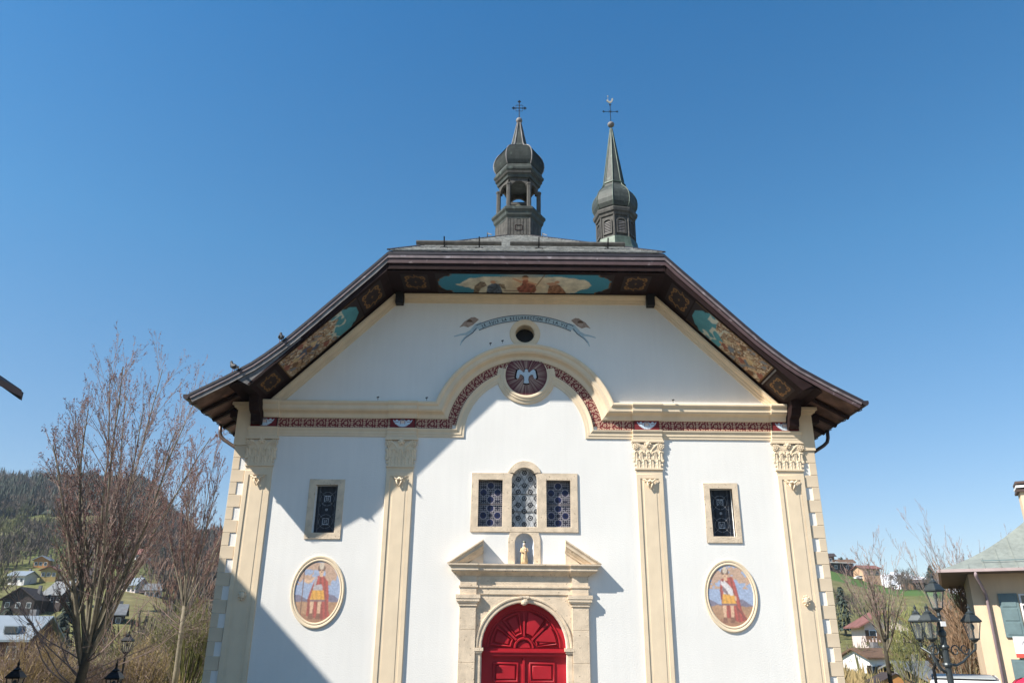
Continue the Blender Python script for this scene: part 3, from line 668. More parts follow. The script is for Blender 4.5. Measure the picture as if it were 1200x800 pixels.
# side roofs, eave boards, rafters, gutter
for s in (-1, 1):
    def xpos(u): return u
    prof_in = [(.2, 16.05)] + [(3.71, 12.17)] + TOPL[1:]
    apexx = -.16 * s
    lines = []
    for x, z in prof_in:
        if x < 1: lines.append([(-.16, 4.45, z), (-.16, 22.5, z)])
        else: lines.append([(s * x, YF - .018, z + .004), (s * x, 22.5, z + .004)])
    b = MB(); b.skin(lines); b.skin([[(p[0], p[1], p[2] - .05) for p in l] for l in lines]); b.build('main_roof_slope', M_shing, CH)
    under = [(x, roof_z(x) - .14) for x in (6.6, 7.0, 7.4, 7.8, 8.2, 8.44)]
    b = MB(); b.skin([[(s * x, YF + .05, z) for x, z in under], [(s * x, 22.4, z) for x, z in under]]); b.build('eave_boarding', mat('eave_boards', (.15, .085, .06), .8, .5, 3, spots=((.42, .22, .14), 1.6, .62)) if s < 0 else MATS['eave_boards'], CH)
    for k in range(9):
        y = YF + .1 + .82 * k; b = MB()
        for q in range(len(under) - 1):
            (x0, z0), (x1, z1) = under[q], under[q + 1]; b.bar((s * x0, y, z0 - .075), (s * x1, y, z1 - .075), .08, .10, upv=(0, 1, 0))
        if k > 0: b.build('rafter', M_soffit, CH)
    b = MB(); b.box(*sorted((s * 7.66, s * 7.90)), -.04, 22, 7.95, 8.12); b.build('wall_plate_beam', M_soffit, CH)
    x1 = 8.50; b = MB(); yend = 22.4
    gp = [(-.07, .06), (-.075, .0), (-.05, -.05), (0, -.07), (.05, -.05), (.075, 0), (.07, .06)]
    b.skin([[(s * (x1 + gx), YF - .02, 8.05 + gz) for gx, gz in gp], [(s * (x1 + gx), yend, 8.05 + gz) for gx, gz in gp]])
    b.F.append(tuple(range(7))); g_ = b.build('gutter', M_gut, CH)
    for k in range(6):
        y = -1.1 + k * 1.0; MB().tube([(s * (x1 - .1), y, 8.09), (s * (x1 - .09), y, 8.0), (s * (x1), y, 7.965), (s * (x1 + .09), y, 8.0), (s * (x1 + .09), y, 8.11)], .014, 5).build('gutter_hook', M_gut, g_)
    yd = .95
    MB().tube([(s * x1, yd, 8.0), (s * (x1 - .01), yd, 7.78), (s * (x1 - .05), yd, 7.66), (s * (x1 - .16), yd, 7.56), (s * 7.95, yd, 7.32), (s * 7.80, yd, 7.22), (s * 7.77, yd, 7.0), (s * 7.77, yd, ZB)], .05, 10).build('downpipe', M_gut if s > 0 else mat('pale_metal_pipe', (.20, .15, .13), .35, .2, 8, metal=.5), CH, smooth=True)

# front hip: real courses of small shingles
AP = Vector((-.16, 4.45, 16.05)); CL = Vector((-3.71, YF - .024, 12.19)); CR = Vector((3.71, YF - .024, 12.19))
mesh_obj('hip_roof_slope', [CL, CR, AP], [(0, 1, 2)], M_shing, CH)
nC = 38; b = MB(); mid = (CL + CR) / 2; upd = (AP - mid); ln = upd.length; upn = upd.normalized(); nrm = (CR - CL).cross(upd).normalized(); nrm = nrm if nrm.z > 0 else -nrm
for c in range(nC):
    t = c / nC; L_ = CL.lerp(AP, t); R_ = CR.lerp(AP, t); wd = (R_ - L_).length; nS = max(2, int(wd / .17)); dx = (R_ - L_) / nS
    hh = ln / nC * 1.25
    for k in range(nS):
        p = L_ + dx * k + dx * .03 * (0.5 if c % 2 else 0); tn = .028 + .014 * random.random(); q = p + dx * .94
        if k == 0 or k == nS - 1: pass
        e = -.012 * random.random()
        a = p + nrm * .004 + upn * e; b1 = q + nrm * .004 + upn * e
        b.add([a, b1, b1 + nrm * tn, a + nrm * tn, p + upn * hh + nrm * .006, q + upn * hh + nrm * .006], [(0, 1, 2, 3), (3, 2, 5, 4)])
b.build('shingle_courses', M_shing, CH, kind='stuff')
for A_, B_ in ((CL, AP), (CR, AP)):
    MB().bar(A_ + nrm * .03, B_ + nrm * .03, .10, .04, upv=nrm).build('hip_cap', M_edge, CH)
def onroof(x, v): # v distance up the slope from the eave
    p = Vector((x, YF - .04, 12.19)) + upn * v; return p + nrm * .03
for x0, x1, v in ((-3.05, -.66, .95), (-.42, 2.80, .95)):
    lg = MB().tube([onroof(x0, v) + nrm * .11, onroof(x1, v) + nrm * .11], .07, 8).build('snow_guard_log', M_wood, CH)
    nb = 2 if x0 < -1 else 2
    xs_ = [x0 + (x1 - x0) * q for q in ((.33, .74) if x0 < -1 else (.25, .85))]
    for x in xs_:
        bb = MB(); bb.bar(onroof(x, v - .10), onroof(x, v - .08) + nrm * .30, .035, .02); bb.bar(onroof(x - .10, v - .22), onroof(x, v - .08), .03, .02); bb.bar(onroof(x + .10, v - .22), onroof(x, v - .08), .03, .02); bb.bar(onroof(x, v - .1) + nrm * .05, onroof(x, v + .35), .03, .015)
        bb.build('guard_bracket', M_iron, lg)
for (x, v) in ((-1.1, 5.2), (.75, 5.2)):
    bb = MB(); bb.bar(onroof(x, v), onroof(x, v) + nrm * .16, .03); bb.bar(onroof(x, v) + nrm * .12, onroof(x + .14, v - .1) + nrm * .08, .03); bb.build('roof_hook', M_raw, CH)

# belfry -----------------------------------------------------------------
BX, BY = .195 - XC, 4.5
def hexl(b, prof_, n=6, rot=0.0, c=(BX, BY, 0)): return b.lathe(prof_, c, n, rot)
BF = MB(); hexl(BF, [(.80, 15.0), (.80, 16.30)]); BF = BF.build('belfry', M_wood, CH)
# vertical cladding boards on the base, one by one
for f_ in range(6):
    a0 = f_ * PI / 3; a1 = a0 + PI / 3; p0 = Vector((math.cos(a0), math.sin(a0), 0)) * .80; p1 = Vector((math.cos(a1), math.sin(a1), 0)) * .80
    nv_ = ((p0 + p1) / 2).normalized()
    if nv_.y > .3: continue
    for k in range(7):
        q0 = p0.lerp(p1, k / 7 + .012) + nv_ * .004; q1 = p0.lerp(p1, (k + 1) / 7 - .012) + nv_ * .004; th = nv_ * (.02 + .01 * random.random())
        V_ = [q + Vector((BX, BY, z)) + o_ for z in (15.5, 16.32) for q, o_ in ((q0, Vector()), (q1, Vector()), (q1, th), (q0, th))]
        mesh_obj('cladding_board', V_, [(0, 1, 2, 3), (7, 6, 5, 4), (3, 2, 6, 7), (0, 3, 7, 4), (1, 5, 6, 2)], M_wood, BF)
    c_ = p0 + Vector((BX, BY, 0)); MB().tube([c_ + Vector((0, 0, 15.4)), c_ + Vector((0, 0, 16.35))], .045, 6).build('corner_post', M_wood, BF)
hb = MB(); hb.bar((BX - .12, BY - .725, 16.06), (BX + .12, BY - .725, 16.06), .02, .02); hb.bar((BX - .12, BY - .725, 15.86), (BX + .12, BY - .725, 15.86), .02, .02); hb.bar((BX - .12, BY - .725, 15.86), (BX - .12, BY - .725, 16.06), .02, .02); hb.bar((BX + .12, BY - .725, 15.86), (BX + .12, BY - .725, 16.06), .02, .02); hb.build('hatch', M_soffit, BF)
b = MB(); hexl(b, [(.80, 16.26), (.84, 16.32), (.84, 16.38), (.90, 16.46), (.92, 16.58), (.985, 16.66), (.985, 16.74), (.93, 16.79), (.6, 16.80)]); b.build('platform_moulding', M_copper, BF)
for k in range(6):
    a0 = k * PI / 3; c_ = Vector((BX + .735 * math.cos(a0), BY + .735 * math.sin(a0), 0)); b = MB()
    b.lathe([(.105, 16.78), (.105, 16.86), (.08, 16.88), (.08, 17.74), (.10, 17.77), (.10, 17.83)], (c_.x, c_.y, 0), 6, 0); b.build('belfry_column', M_wood, BF)
# arches between columns
for f_ in range(6):
    a0 = f_ * PI / 3; a1 = a0 + PI / 3; p0 = Vector((math.cos(a0), math.sin(a0), 0)) * .735; p1 = Vector((math.cos(a1), math.sin(a1), 0)) * .735; b = MB()
    W_ = (p1 - p0).length; nn = 12; inner = []; 
    for k in range(nn + 1):
        t = PI * k / nn; inner.append((.5 - .36 * math.cos(t), 17.70 + .23 * math.sin(t)))
    up_l = [(.0, 17.70)] ; L1 = [p0.lerp(p1, u) + Vector((BX, BY, z)) for u, z in inner]; L2 = [p0.lerp(p1, max(0, min(1, (i / nn)))) + Vector((BX, BY, 18.10)) for i in range(nn + 1)]
    nv_ = ((p0 + p1) / 2).normalized() * .10
    b.skin([[p for p in L2], [p for p in L1], [p - nv_ for p in L1], [p - nv_ for p in L2]]); b.build('belfry_arch', M_wood, BF)
b = MB(); hexl(b, [(.74, 18.05), (.80, 18.06), (.82, 18.16), (.86, 18.20), (.87, 18.28), (.93, 18.36), (.94, 18.43), (.90, 18.46), (.85, 18.60), (.60, 18.66)]); b.build('belfry_cornice', M_copper, BF)
for f_ in range(6):        # dentils
    a0 = f_ * PI / 3; a1 = a0 + PI / 3; p0 = Vector((math.cos(a0), math.sin(a0), 0)) * .87; p1 = Vector((math.cos(a1), math.sin(a1), 0)) * .87
    if ((p0 + p1) / 2).y > .3: continue
    b = MB()
    for k in range(12): q = p0.lerp(p1, (k + .5) / 12) + Vector((BX, BY, 18.25)); b.box(q.x - .018, q.x + .018, q.y - .02, q.y + .02, 18.20, 18.29)
    b.build('dentil_row', M_wood, BF)
b = MB(); hexl(b, [(.70, 18.52), (.84, 18.62), (.91, 18.76), (.935, 18.92), (.92, 19.08), (.86, 19.26), (.76, 19.42), (.62, 19.55), (.46, 19.64), (.35, 19.72), (.30, 19.82), (.27, 19.92), (.065, 20.92)]); on_ = b.build('onion_dome', M_copper, BF)
on_prof = [(.84, 18.62), (.91, 18.76), (.935, 18.92), (.92, 19.08), (.86, 19.26), (.76, 19.42), (.62, 19.55), (.46, 19.64), (.35, 19.72), (.30, 19.82), (.27, 19.92), (.065, 20.92)]
for k in range(6): a0 = k * PI / 3; MB().tube([(BX + (r + .008) * math.cos(a0), BY + (r + .008) * math.sin(a0), z) for r, z in on_prof], .022, 5).build('dome_rib', M_raw, on_)
# little scale shingles on the onion
b = MB()
for f_ in range(6):
    a0 = f_ * PI / 3; a1 = a0 + PI / 3
    for j in range(22):
        z = 18.64 + j * .045; r = float(np.interp(z, [q[1] for q in on_prof], [q[0] for q in on_prof])); p0 = Vector((math.cos(a0), math.sin(a0), 0)) * r; p1 = Vector((math.cos(a1), math.sin(a1), 0)) * r
        z2 = z + .06; r2_ = float(np.interp(z2, [q[1] for q in on_prof], [q[0] for q in on_prof])); q0_ = Vector((math.cos(a0), math.sin(a0), 0)) * r2_; q1_ = Vector((math.cos(a1), math.sin(a1), 0)) * r2_
        nv_ = ((p0 + p1) / 2).normalized(); n_ = max(3, int((p1 - p0).length / .075))
        for k in range(n_):
            u0 = (k + .08 + .5 * (j % 2)) / n_; u1 = u0 + .84 / n_
            if u1 > 1: continue
            o_ = Vector((BX, BY, 0)); A_ = p0.lerp(p1, u0) + o_ + Vector((0, 0, z)) + nv_ * .016; B_ = p0.lerp(p1, u1) + o_ + Vector((0, 0, z)) + nv_ * .016; C_ = q0_.lerp(q1_, u1) + o_ + Vector((0, 0, z2)) + nv_ * .004; D_ = q0_.lerp(q1_, u0) + o_ + Vector((0, 0, z2)) + nv_ * .004
            b.add([A_, B_, C_, D_, A_ - nv_ * .015, B_ - nv_ * .015], [(0, 1, 2, 3), (4, 5, 1, 0)])
b.build('scale_shingles', M_copper, on_, kind='stuff')
MB().ball((BX, BY, 21.03), .125, 14).build('finial_ball', M_raw, BF, smooth=True)
def iron_cross(b, x, y, z0, h, wd, rosette=True):
    b.tube([(x, y, z0), (x, y, z0 + h)], .018, 6); zc_ = z0 + h * .62; b.tube([(x - wd, y, zc_), (x + wd, y, zc_)], .016, 6)
    for (cx, cz) in ((x - wd, zc_), (x + wd, zc_), (x, z0 + h)):
        for dx_, dz_ in ((.04, 0), (-.04, 0), (0, .04), (0, -.04)): b.ball((cx + dx_, y, cz + dz_), .028, 6)
    if rosette:
        for q in range(4):
            a = PI / 4 + q * PI / 2; cx, cz = x + .10 * math.cos(a), zc_ + .10 * math.sin(a)
            b.tube([(cx + .075 * math.cos(t), y, cz + .075 * math.sin(t)) for t in np.linspace(0, 2 * PI, 12)], .010, 4)
b = MB(); iron_cross(b, BX, BY, 21.12, .80, .22); b.build('belfry_cross', M_iron, BF)

# second spire ------------------------------------------------------------
SX, SY = 5.16 - XC, 14.0; ro = math.radians(-12)
def octl(b, prof_): return b.lathe([(r, z) for r, z in prof_], (SX, SY, 0), 8, ro)
b = MB(); octl(b, [(.93, 20.6), (.93, 22.1)]); SPR = b.build('spire', M_wood, CH)
b = MB(); octl(b, [(1.75, 18.0), (1.62, 19.3), (1.45, 19.75), (1.25, 20.05), (1.12, 20.35), (1.06, 20.62), (1.03, 20.80), (.95, 20.86)]); b.build('spire_skirt', mat('green_copper', (.085, .115, .09), .55, .35, 3, .004, 20, metal=.2, streak=.3), SPR)
for f_ in range(8):
    a0 = ro + f_ * PI / 4; a1 = a0 + PI / 4; p0 = Vector((math.cos(a0), math.sin(a0), 0)) * .94; p1 = Vector((math.cos(a1), math.sin(a1), 0)) * .94; nv_ = ((p0 + p1) / 2).normalized(); o_ = Vector((SX, SY, 0))
    if nv_.y > .4: continue
    MB().tube([p0 + o_ + Vector((0, 0, 20.85)), p0 + o_ + Vector((0, 0, 22.05))], .05, 6).build('corner_post', M_wood, SPR)
    fr_ = MB()
    arch_o = [(.16, 21.0), (.84, 21.0)] + [(.5 + .34 * math.cos(t), 21.70 + .17 * math.sin(t)) for t in np.linspace(0, PI, 11)]
    arch_i = [(.24, 21.08), (.76, 21.08)] + [(.5 + .26 * math.cos(t), 21.68 + .12 * math.sin(t)) for t in np.linspace(0, PI, 11)]
    lo_ = [p0.lerp(p1, u) + o_ + Vector((0, 0, z)) + nv_ * .05 for u, z in arch_o]; li_ = [p0.lerp(p1, u) + o_ + Vector((0, 0, z)) + nv_ * .05 for u, z in arch_i]
    fr_.skin([[p - nv_ * .05 for p in lo_], lo_, li_, [p - nv_ * .045 for p in li_]], closed=True); fo = fr_.build('louvre_frame', M_wood, SPR)
    for k in range(7):
        z = 21.13 + k * .088; sl_ = p0.lerp(p1, .27) + o_ + Vector((0, 0, z)) + nv_ * .012; sr_ = p0.lerp(p1, .73) + o_ + Vector((0, 0, z)) + nv_ * .012
        MB().add([sl_, sr_, sr_ + nv_ * .03 - Vector((0, 0, .035)), sl_ + nv_ * .03 - Vector((0, 0, .035)), sl_ + Vector((0, 0, .012)), sr_ + Vector((0, 0, .012)), sr_ + nv_ * .03 - Vector((0, 0, .02)), sl_ + nv_ * .03 - Vector((0, 0, .02))], [(0, 1, 2, 3), (7, 6, 5, 4), (3, 2, 6, 7), (0, 3, 7, 4), (1, 5, 6, 2), (0, 4, 5, 1)]).build('louvre_slat', M_raw, fo)
b = MB(); octl(b, [(.94, 22.0), (1.0, 22.04), (1.02, 22.14), (1.10, 22.22), (1.13, 22.36), (1.12, 22.42), (.9, 22.46)]); b.build('spire_cornice', M_wood, SPR)
sprof = [(.88, 22.42), (1.02, 22.56), (1.11, 22.76), (1.135, 23.0), (1.11, 23.25), (1.03, 23.48), (.90, 23.68), (.75, 23.84), (.63, 23.98), (.58, 24.12), (.56, 24.18), (.54, 24.22), (.05, 27.75)]
b = MB(); octl(b, sprof); sdm = b.build('spire_dome', M_copper, SPR)
for k in range(8): a0 = ro + k * PI / 4; MB().tube([(SX + (r + .006) * math.cos(a0), SY + (r + .006) * math.sin(a0), z) for r, z in sprof], .025, 5).build('dome_rib', MATS['green_copper'], sdm)
b = MB(); octl(b, [(.56, 24.12), (.62, 24.16), (.62, 24.22), (.54, 24.27)]); b.build('spire_collar', MATS['green_copper'], SPR)
MB().ball((SX, SY, 28.02), .185, 14, (1, 1, .85)).build('finial_ball', M_raw, SPR, smooth=True)
b = MB(); iron_cross(b, SX, SY, 28.15, 1.15, .36, False)
for q in range(4): a = q * PI / 2 + PI / 4; b.bar((SX, SY, 28.15 + .713), (SX + .15 * math.cos(a), SY, 28.863 + .15 * math.sin(a)), .012)
b.build('spire_cross', M_iron, SPR)
ck = [(-.20, .22), (-.13, .20), (-.10, .12), (.0, .09), (.08, .14), (.10, .26), (.15, .33), (.20, .32), (.22, .24), (.17, .10), (.10, .0), (.02, -.06), (-.08, -.03), (-.16, .06), (-.24, .12)]
b = MB(); l0 = [(SX + x * .8, SY - .03, 29.45 + z * .8) for x, z in ck]; l1 = [(SX + x * .8, SY + .03, 29.45 + z * .8) for x, z in ck]; b.skin([l0, l1], closed=True); b.F += [tuple(range(15)), tuple(range(15, 30))]
b.tube([(SX + .0, SY, 29.3), (SX, SY, 29.42)], .012, 5); b.ball((SX + .145, SY, 29.72), .025, 6); b.ball((SX - .10, SY, 29.86), .04, 6); b.tube([(SX - .1, SY, 29.55), (SX - .1, SY, 29.86)], .01, 4)
b.build('weathercock', mat('pale_gilt', (.34, .33, .30), .5, .1), SPR)

# side windows with leaded glass -------------------------------------------
M_leaded = mat('leaded_glass', (1, 1, 1), .42, .25, 9, vcol=True, spec=.35)
def glass_side(U, V_):
    C = np.tile(np.array([.006, .011, .022]), (*U.shape, 1)); x = (U - .5) * .58; z = (V_ - .5) * 1.2; n_ = smooth_noise(U * 3, V_ * 6, 3, 3)
    C *= (1 + .8 * n_[..., None]); ld = np.array([.30, .31, .33])
    for cz in (-.29, .27):
        d = np.maximum(np.abs(x), np.abs(z - cz)); C[(np.abs(d - .075) < .008)] = ld * 2.0; r = np.hypot(x, z - cz); C[np.abs(r - .17) < .005] = ld * .8
        C[(np.abs(np.abs(x) - np.abs(z - cz)) < .006) & (r < .27)] = ld * .8; C[(d < .05) & (np.sin(x * 140) * np.sin(z * 140) > .2)] = ld * 1.5
    C[(np.hypot(x, z) < .03)] = ld * 2; C[np.abs(np.abs(x) - .20) < .004] = ld * .5
    return C
for s in (-1, 1):
    cx = -5.13 if s < 0 else 5.10
    WF = plate('side_window', rect(cx - .46, cx + .46 - (.02 if s > 0 else 0), 4.79, 6.31), [rect(cx - .29, cx + .29, 4.95, 6.16)], -.03, .10, M_stone, CH, bevel=.008)
    paint('leaded_pane', 60, 120, lambda u, v, cx=cx: (cx - .295 + .59 * u, .17, 4.94 + 1.23 * v), glass_side, WF, m=M_leaded)
    b = MB(); gx = cx + .29
    for z in (5.15, 5.35, 5.55, 5.75, 5.95): b.bar((cx - .29, .145, z), (cx + .29, .145, z), .008)
    for x in (-.145, 0, .145): b.bar((cx + x, .155, 4.95), (cx + x, .155, 6.16), .007)
    b.build('window_bars', M_iron, WF)
# central triple window
out = [(-1.38, 5.01), (1.38, 5.01), (1.38, 6.52), (.40, 6.52)] + [(.455 * math.cos(t), 6.40 + .445 * math.sin(t)) for t in np.linspace(.28, PI - .28, 16)] + [(-.40, 6.52), (-1.38, 6.52)]
TW = plate('triple_window', out, [rect(-1.19, -.57, 5.14, 6.335), rect(.57, 1.19, 5.14, 6.335), archshape(0, .325, 5.14, 6.335)], -.035, .12, M_stone, CH, bevel=.008)
def glass_lat(U, V_):
    x = U * .62; z = V_ * 1.2; C = np.tile(np.array([.022, .022, .03]), (*U.shape, 1)); ld = np.array(H(190, 180, 185)) * .8
    g = (np.abs((x / .0515) % 1 - .5) > .36) | (np.abs((z / .0515) % 1 - .5) > .36); C[g] = np.array([.26, .245, .27])
    for cx_, cz_ in ((.31, .13), (.13, .31), (.49, .31), (.31, .49), (.31, .71), (.13, .89), (.49, .89), (.31, 1.07)):
        r = np.hypot(x - cx_, z - cz_); C[r < .098] = ld * .9; C[r < .083] = np.array([.012, .018, .07])
    for cx_ in (.13, .31, .49):
        for cz_ in np.arange(.13, 1.2, .18):
            r = np.minimum(np.abs(x - cx_) * 3 + np.abs(z - cz_), np.abs(x - cx_) + 3 * np.abs(z - cz_)); m_ = (r < .07) & ~((C[..., 2] > .09) & (C[..., 0] < .03)); C[m_] = np.array([.012, .012, .03])
    C[np.abs(z - .6) < .012] = ld * .5
    return C
def glass_mid(U, V_):
    x = (U - .5) * .65; z = V_ * 1.52; C = np.tile(np.array([.38, .385, .39]), (*U.shape, 1)); bl = np.array([.012, .012, .018])
    n_ = smooth_noise(U * 2, V_ * 4, 2, 8); C *= (1 + .5 * n_[..., None])
    th = (np.abs(((x + z * .58) / .125) % 1 - .5) < .06) | (np.abs(((x - z * .58) / .125) % 1 - .5) < .06); C[th] *= .42
    for j in range(10):
        for i in range(-2, 3):
            if (i + j) % 2: continue
            cx_, cz_ = i * .155, .09 + j * .165; r = np.hypot(x - cx_, z - cz_); C[np.abs(r - .052) < .014] = bl; C[r < .024] = bl
    for zz in (.55, 1.07): C[np.abs(z - zz + .03 * np.cos(x * 40)) < .009] = bl
    return C
paint('leaded_pane', 84, 156, lambda u, v: (-1.195 + .63 * u, .125, 5.13 + 1.21 * v), glass_lat, TW, m=M_leaded)
paint('leaded_pane', 84, 156, lambda u, v: (.565 + .63 * u, .125, 5.13 + 1.21 * v), glass_lat, TW, m=M_leaded)
paint('leaded_pane', 80, 180, lambda u, v: (-.33 + .66 * u, .15, 5.13 + 1.54 * v), glass_mid, TW, m=M_leaded)
b = MB()
for z in (5.55, 6.0): b.bar((-.33, .135, z), (.33, .135, z), .012)
for x0 in (-1.19, .57):
    b.bar((x0, .10, 5.735), (x0 + .62, .10, 5.735), .012)
b.build('window_bars', M_iron, TW)

# niche ---------------------------------------------------------------------
no = [(-.41, 4.17), (-.24, 4.17)] + [(-.24, 4.745)] + [(.24 * math.cos(t), 4.745 + .24 * math.sin(t)) for t in np.linspace(PI, 0, 16)] + [(.24, 4.17), (.41, 4.17), (.41, 4.85), (.36, 5.005), (-.36, 5.005), (-.41, 4.85)]
NC = plate('niche', no, [], -.03, .0, M_stone, CH, bevel=.005)
b = MB(); rowsn = []
for j in range(9):          # half-round recess with shell top
    pass
lines = []
for z in (4.17, 4.3, 4.5, 4.745): lines.append([(.236 * math.cos(t), .236 * math.sin(t) * 1.1, z) for t in np.linspace(0, PI, 25)])
for q in np.linspace(.15, PI / 2, 7): lines.append([(.236 * math.cos(q) * math.cos(t) * (1 - .06 * math.cos(t * 18) * math.sin(q)), .236 * math.cos(q) * math.sin(t) * 1.1, 4.745 + .236 * math.sin(q)) for t in np.linspace(0, PI, 25)])
b.skin(lines); b.build('niche_recess', mat('niche_blue_grey', (.60, .64, .70), .9, .1), NC)
MB().box(-.25, .25, 0, .3, 4.10, 4.17).build('niche_floor', M_stone, NC)

# painted medallions ----------------------------------------------------------
def figure(var):
    def f(U, V_):
        X = (U - .5) * 2; n1 = smooth_noise(U * 3, V_ * 4, 1.5, var); sky_ = np.array(H(150, 172, 205)); C = np.tile(sky_, (*U.shape, 1)); Z = V_
        cl = ((Z > .60) & (Z < .97) & (n1 > -.02 - .12 * (Z > .7))); C[cl] = np.array(H(196, 160, 136)) * .95
        mt = Z < .40 + .05 * np.sin(U * 9 + var) + .02 * n1; C[mt] = np.array(H(104, 104, 132)); gd = Z < .34 + .02 * n1; C[gd] = (np.array(H(176, 132, 98)) * (1 + .25 * n1[..., None]))[gd]; C[Z < .14 + .03 * n1] = np.array(H(160, 110, 80))
        W = lambda p: pmask(X, Z, p); red = np.array(H(158, 44, 42)); dk = np.array(H(110, 26, 30)); sk = np.array(H(222, 180, 145)); yl = np.array(H(226, 162, 48))
        fold = (1 + .35 * np.sin(X * 34 + Z * 12))[..., None]
        o = -.0 if var == 1 else .0
        if var == 1:
            cape = [(-.10, .74), (.22, .75), (.42, .66), (.50, .45), (.52, .22), (.62, .12), (.30, .06), (-.38, .12), (-.40, .38), (-.28, .55)]
        else:
            cape = [(-.38, .76), (.10, .80), (.22, .70), (.34, .48), (.42, .28), (.62, .12), (.30, .08), (-.26, .16), (-.42, .34), (-.46, .58)]
        m_ = W(cape); C[m_] = (red * fold)[m_]
        dx = 0 if var == 1 else -.12
        for lx in (-.20, .12): 
            C[W([(lx + dx - .07, .36), (lx + dx + .09, .36), (lx + dx + .06, .12), (lx + dx - .05, .12)])] = sk; C[W([(lx + dx - .07, .16), (lx + dx + .08, .16), (lx + dx + .11, .07), (lx + dx - .12, .07)])] = np.array(H(120, 70, 50))
        sk_ = W([(-.30 + dx, .36), (.34 + dx, .36), (.26 + dx, .52), (-.22 + dx, .52)]); C[sk_] = (yl * fold ** .4)[sk_]; C[W([(-.30 + dx, .345), (.34 + dx, .345), (.34 + dx, .375), (-.30 + dx, .375)])] = np.array(H(120, 90, 100))
        C[W([(-.20 + dx, .52), (.22 + dx, .52), (.20 + dx, .72), (-.14 + dx, .74)])] = np.array(H(176, 170, 176)) if var == 1 else np.array(H(212, 206, 208))
        if var == 2: C[W([(-.36, .74), (.10, .56), (.12, .50), (-.02, .50), (-.40, .68)])] = np.array(H(226, 222, 222)); C[W([(-.32, .66), (-.12, .56), (-.12, .50), (-.36, .58)])] = np.array(H(120, 104, 118))
        sh = W([(-.02 + dx, .76), (.24 + dx, .75), (.40 + dx, .62), (.30 + dx, .52), (.14 + dx, .62), (-.10 + dx, .60)] if var == 1 else [(-.30, .77), (.12, .80), (.26, .62), (.14, .56), (.02, .64)]); C[sh] = (red * 1.1 * fold)[sh]
        C[W([(-.18 + dx, .70), (-.42 + dx, .62), (-.62 + dx, .66), (-.60 + dx, .70), (-.40 + dx, .68), (-.18 + dx, .74)] if var == 1 else [(.16, .50), (.24, .48), (.24, .42), (.16, .42)])] = sk
        hx = .10 + dx if var == 1 else -.06 + dx
        C[W([(hx - .07, .74), (hx + .09, .74), (hx + .07, .80), (hx - .05, .80)])] = sk; C[np.hypot((X - hx) * 1.0, (Z - .835) * 1.45) < .115] = sk
        for s in (-1, 1): C[np.hypot((X - hx - s * .10), (Z - .875) * 1.4) < .065] = np.array(H(96, 66, 54))
        C[(np.hypot((X - hx), (Z - .905) * 1.5) < .10)] = np.array(H(206, 190, 170)); C[(np.abs(X - hx) < .03) & (np.abs(Z - .81) < .006)] = dk; C[(np.abs(np.abs(X - hx) - .04) < .014) & (np.abs(Z - .845) < .008)] = dk
        if var == 1: C[np.abs(X + .64) < .014] = np.array(H(96, 56, 48))
        else: C[W([(-.12 + dx, .52), (.60, .10), (.62, .12), (-.08 + dx, .55)]) & (X > .2)] = dk
        return C
    return f
for s in (-1, 1):
    cx = 5.12 * s; cz = 3.525
    prof_m = [(.835, -.012), (.84, -.025), (.86, -.033), (.885, -.033), (.90, -.024), (.915, -.024), (.93, -.034), (.97, -.038), (.995, -.03), (1.0, 0)]
    MDL = ring('oval_medallion', cx, cz, prof_m, M_trim, CH, n=72, sx=.668, sz=.865)
    def kp(U, V_): return np.hypot((U - .5) * 2, (V_ - .5) * 2) < 1.0
    paint('saint_painting', 104, 136, lambda u, v, cx=cx: (cx + (u - .5) * 2 * .575, -.014, cz + (v - .5) * 2 * .745), figure(1 if s < 0 else 2), MDL, keep=kp, fade=.22, blur=2)

# portal -------------------------------------------------------------------------
PT = plate('portal', rect(-1.20, 1.20, ZB, 3.70), [archshape(0, 1.03, -.9, 2.28, 32)], -.035, .0, M_stone, CH, bevel=.004)
def bands(name, x0, x1, spec, parent, m=M_stone, back=0):
    b = MB()
    for g_, pr, z0, z1 in spec: b.box(x0 - g_, x1 + g_, -(pr * .55 if m is M_stone else pr), back, z0, z1)
    return b.build(name, m, parent)
for s in (-1, 1):
    a, b_ = sorted((s * 1.18, s * 1.585))
    zt = 3.24; zz = -.9; q = 0
    while zz < zt - .01:     # coursed blocks
        h = min([.74, .62, .80, .68][q % 4], zt - zz); h = zt - zz if zt - zz - h < .25 else h
        MB().box(a, b_, -.095, .0, zz + .002, zz + h - .002).build('pilaster_block', M_stone, PT, bevel=.006); zz += h; q += 1
    bands('pilaster_capital', a, b_, [(.02, .21, 3.225, 3.26), (.0, .192, 3.26, 3.29), (.05, .24, 3.29, 3.33), (.08, .27, 3.33, 3.40), (.10, .29, 3.40, 3.49)], PT)
    bands('entablature_block', a, b_, [(.0, .20, 3.49, 3.66), (.035, .235, 3.66, 3.705), (.0, .205, 3.705, 3.92)], PT)
bands('portal_architrave', -1.18, 1.18, [(0, .11, 3.50, 3.655), (0, .15, 3.655, 3.70), (0, .12, 3.70, 3.92)], PT)
co_prof = [(0, .20, 3.92), (.03, .25, 3.955), (.10, .33, 3.99), (.12, .36, 4.01), (.20, .44, 4.03), (.21, .47, 4.06), (.21, .47, 4.12), (.25, .51, 4.15), (.29, .55, 4.18), (.30, .55, 4.215), (.28, 0, 4.225)]
b = MB(); b.skin([[(-1.60 - g_, 0, z), (-1.60 - g_, -p * .52, z), (-1.14, -p * .52, z), (-1.14, -p * .52 + .05 * (p > .1), z), (1.14, -p * .52 + .05 * (p > .1), z), (1.14, -p * .52, z), (1.60 + g_, -p * .52, z), (1.60 + g_, 0, z)] for g_, p, z in co_prof]); b.build('portal_cornice', M_stone, PT)
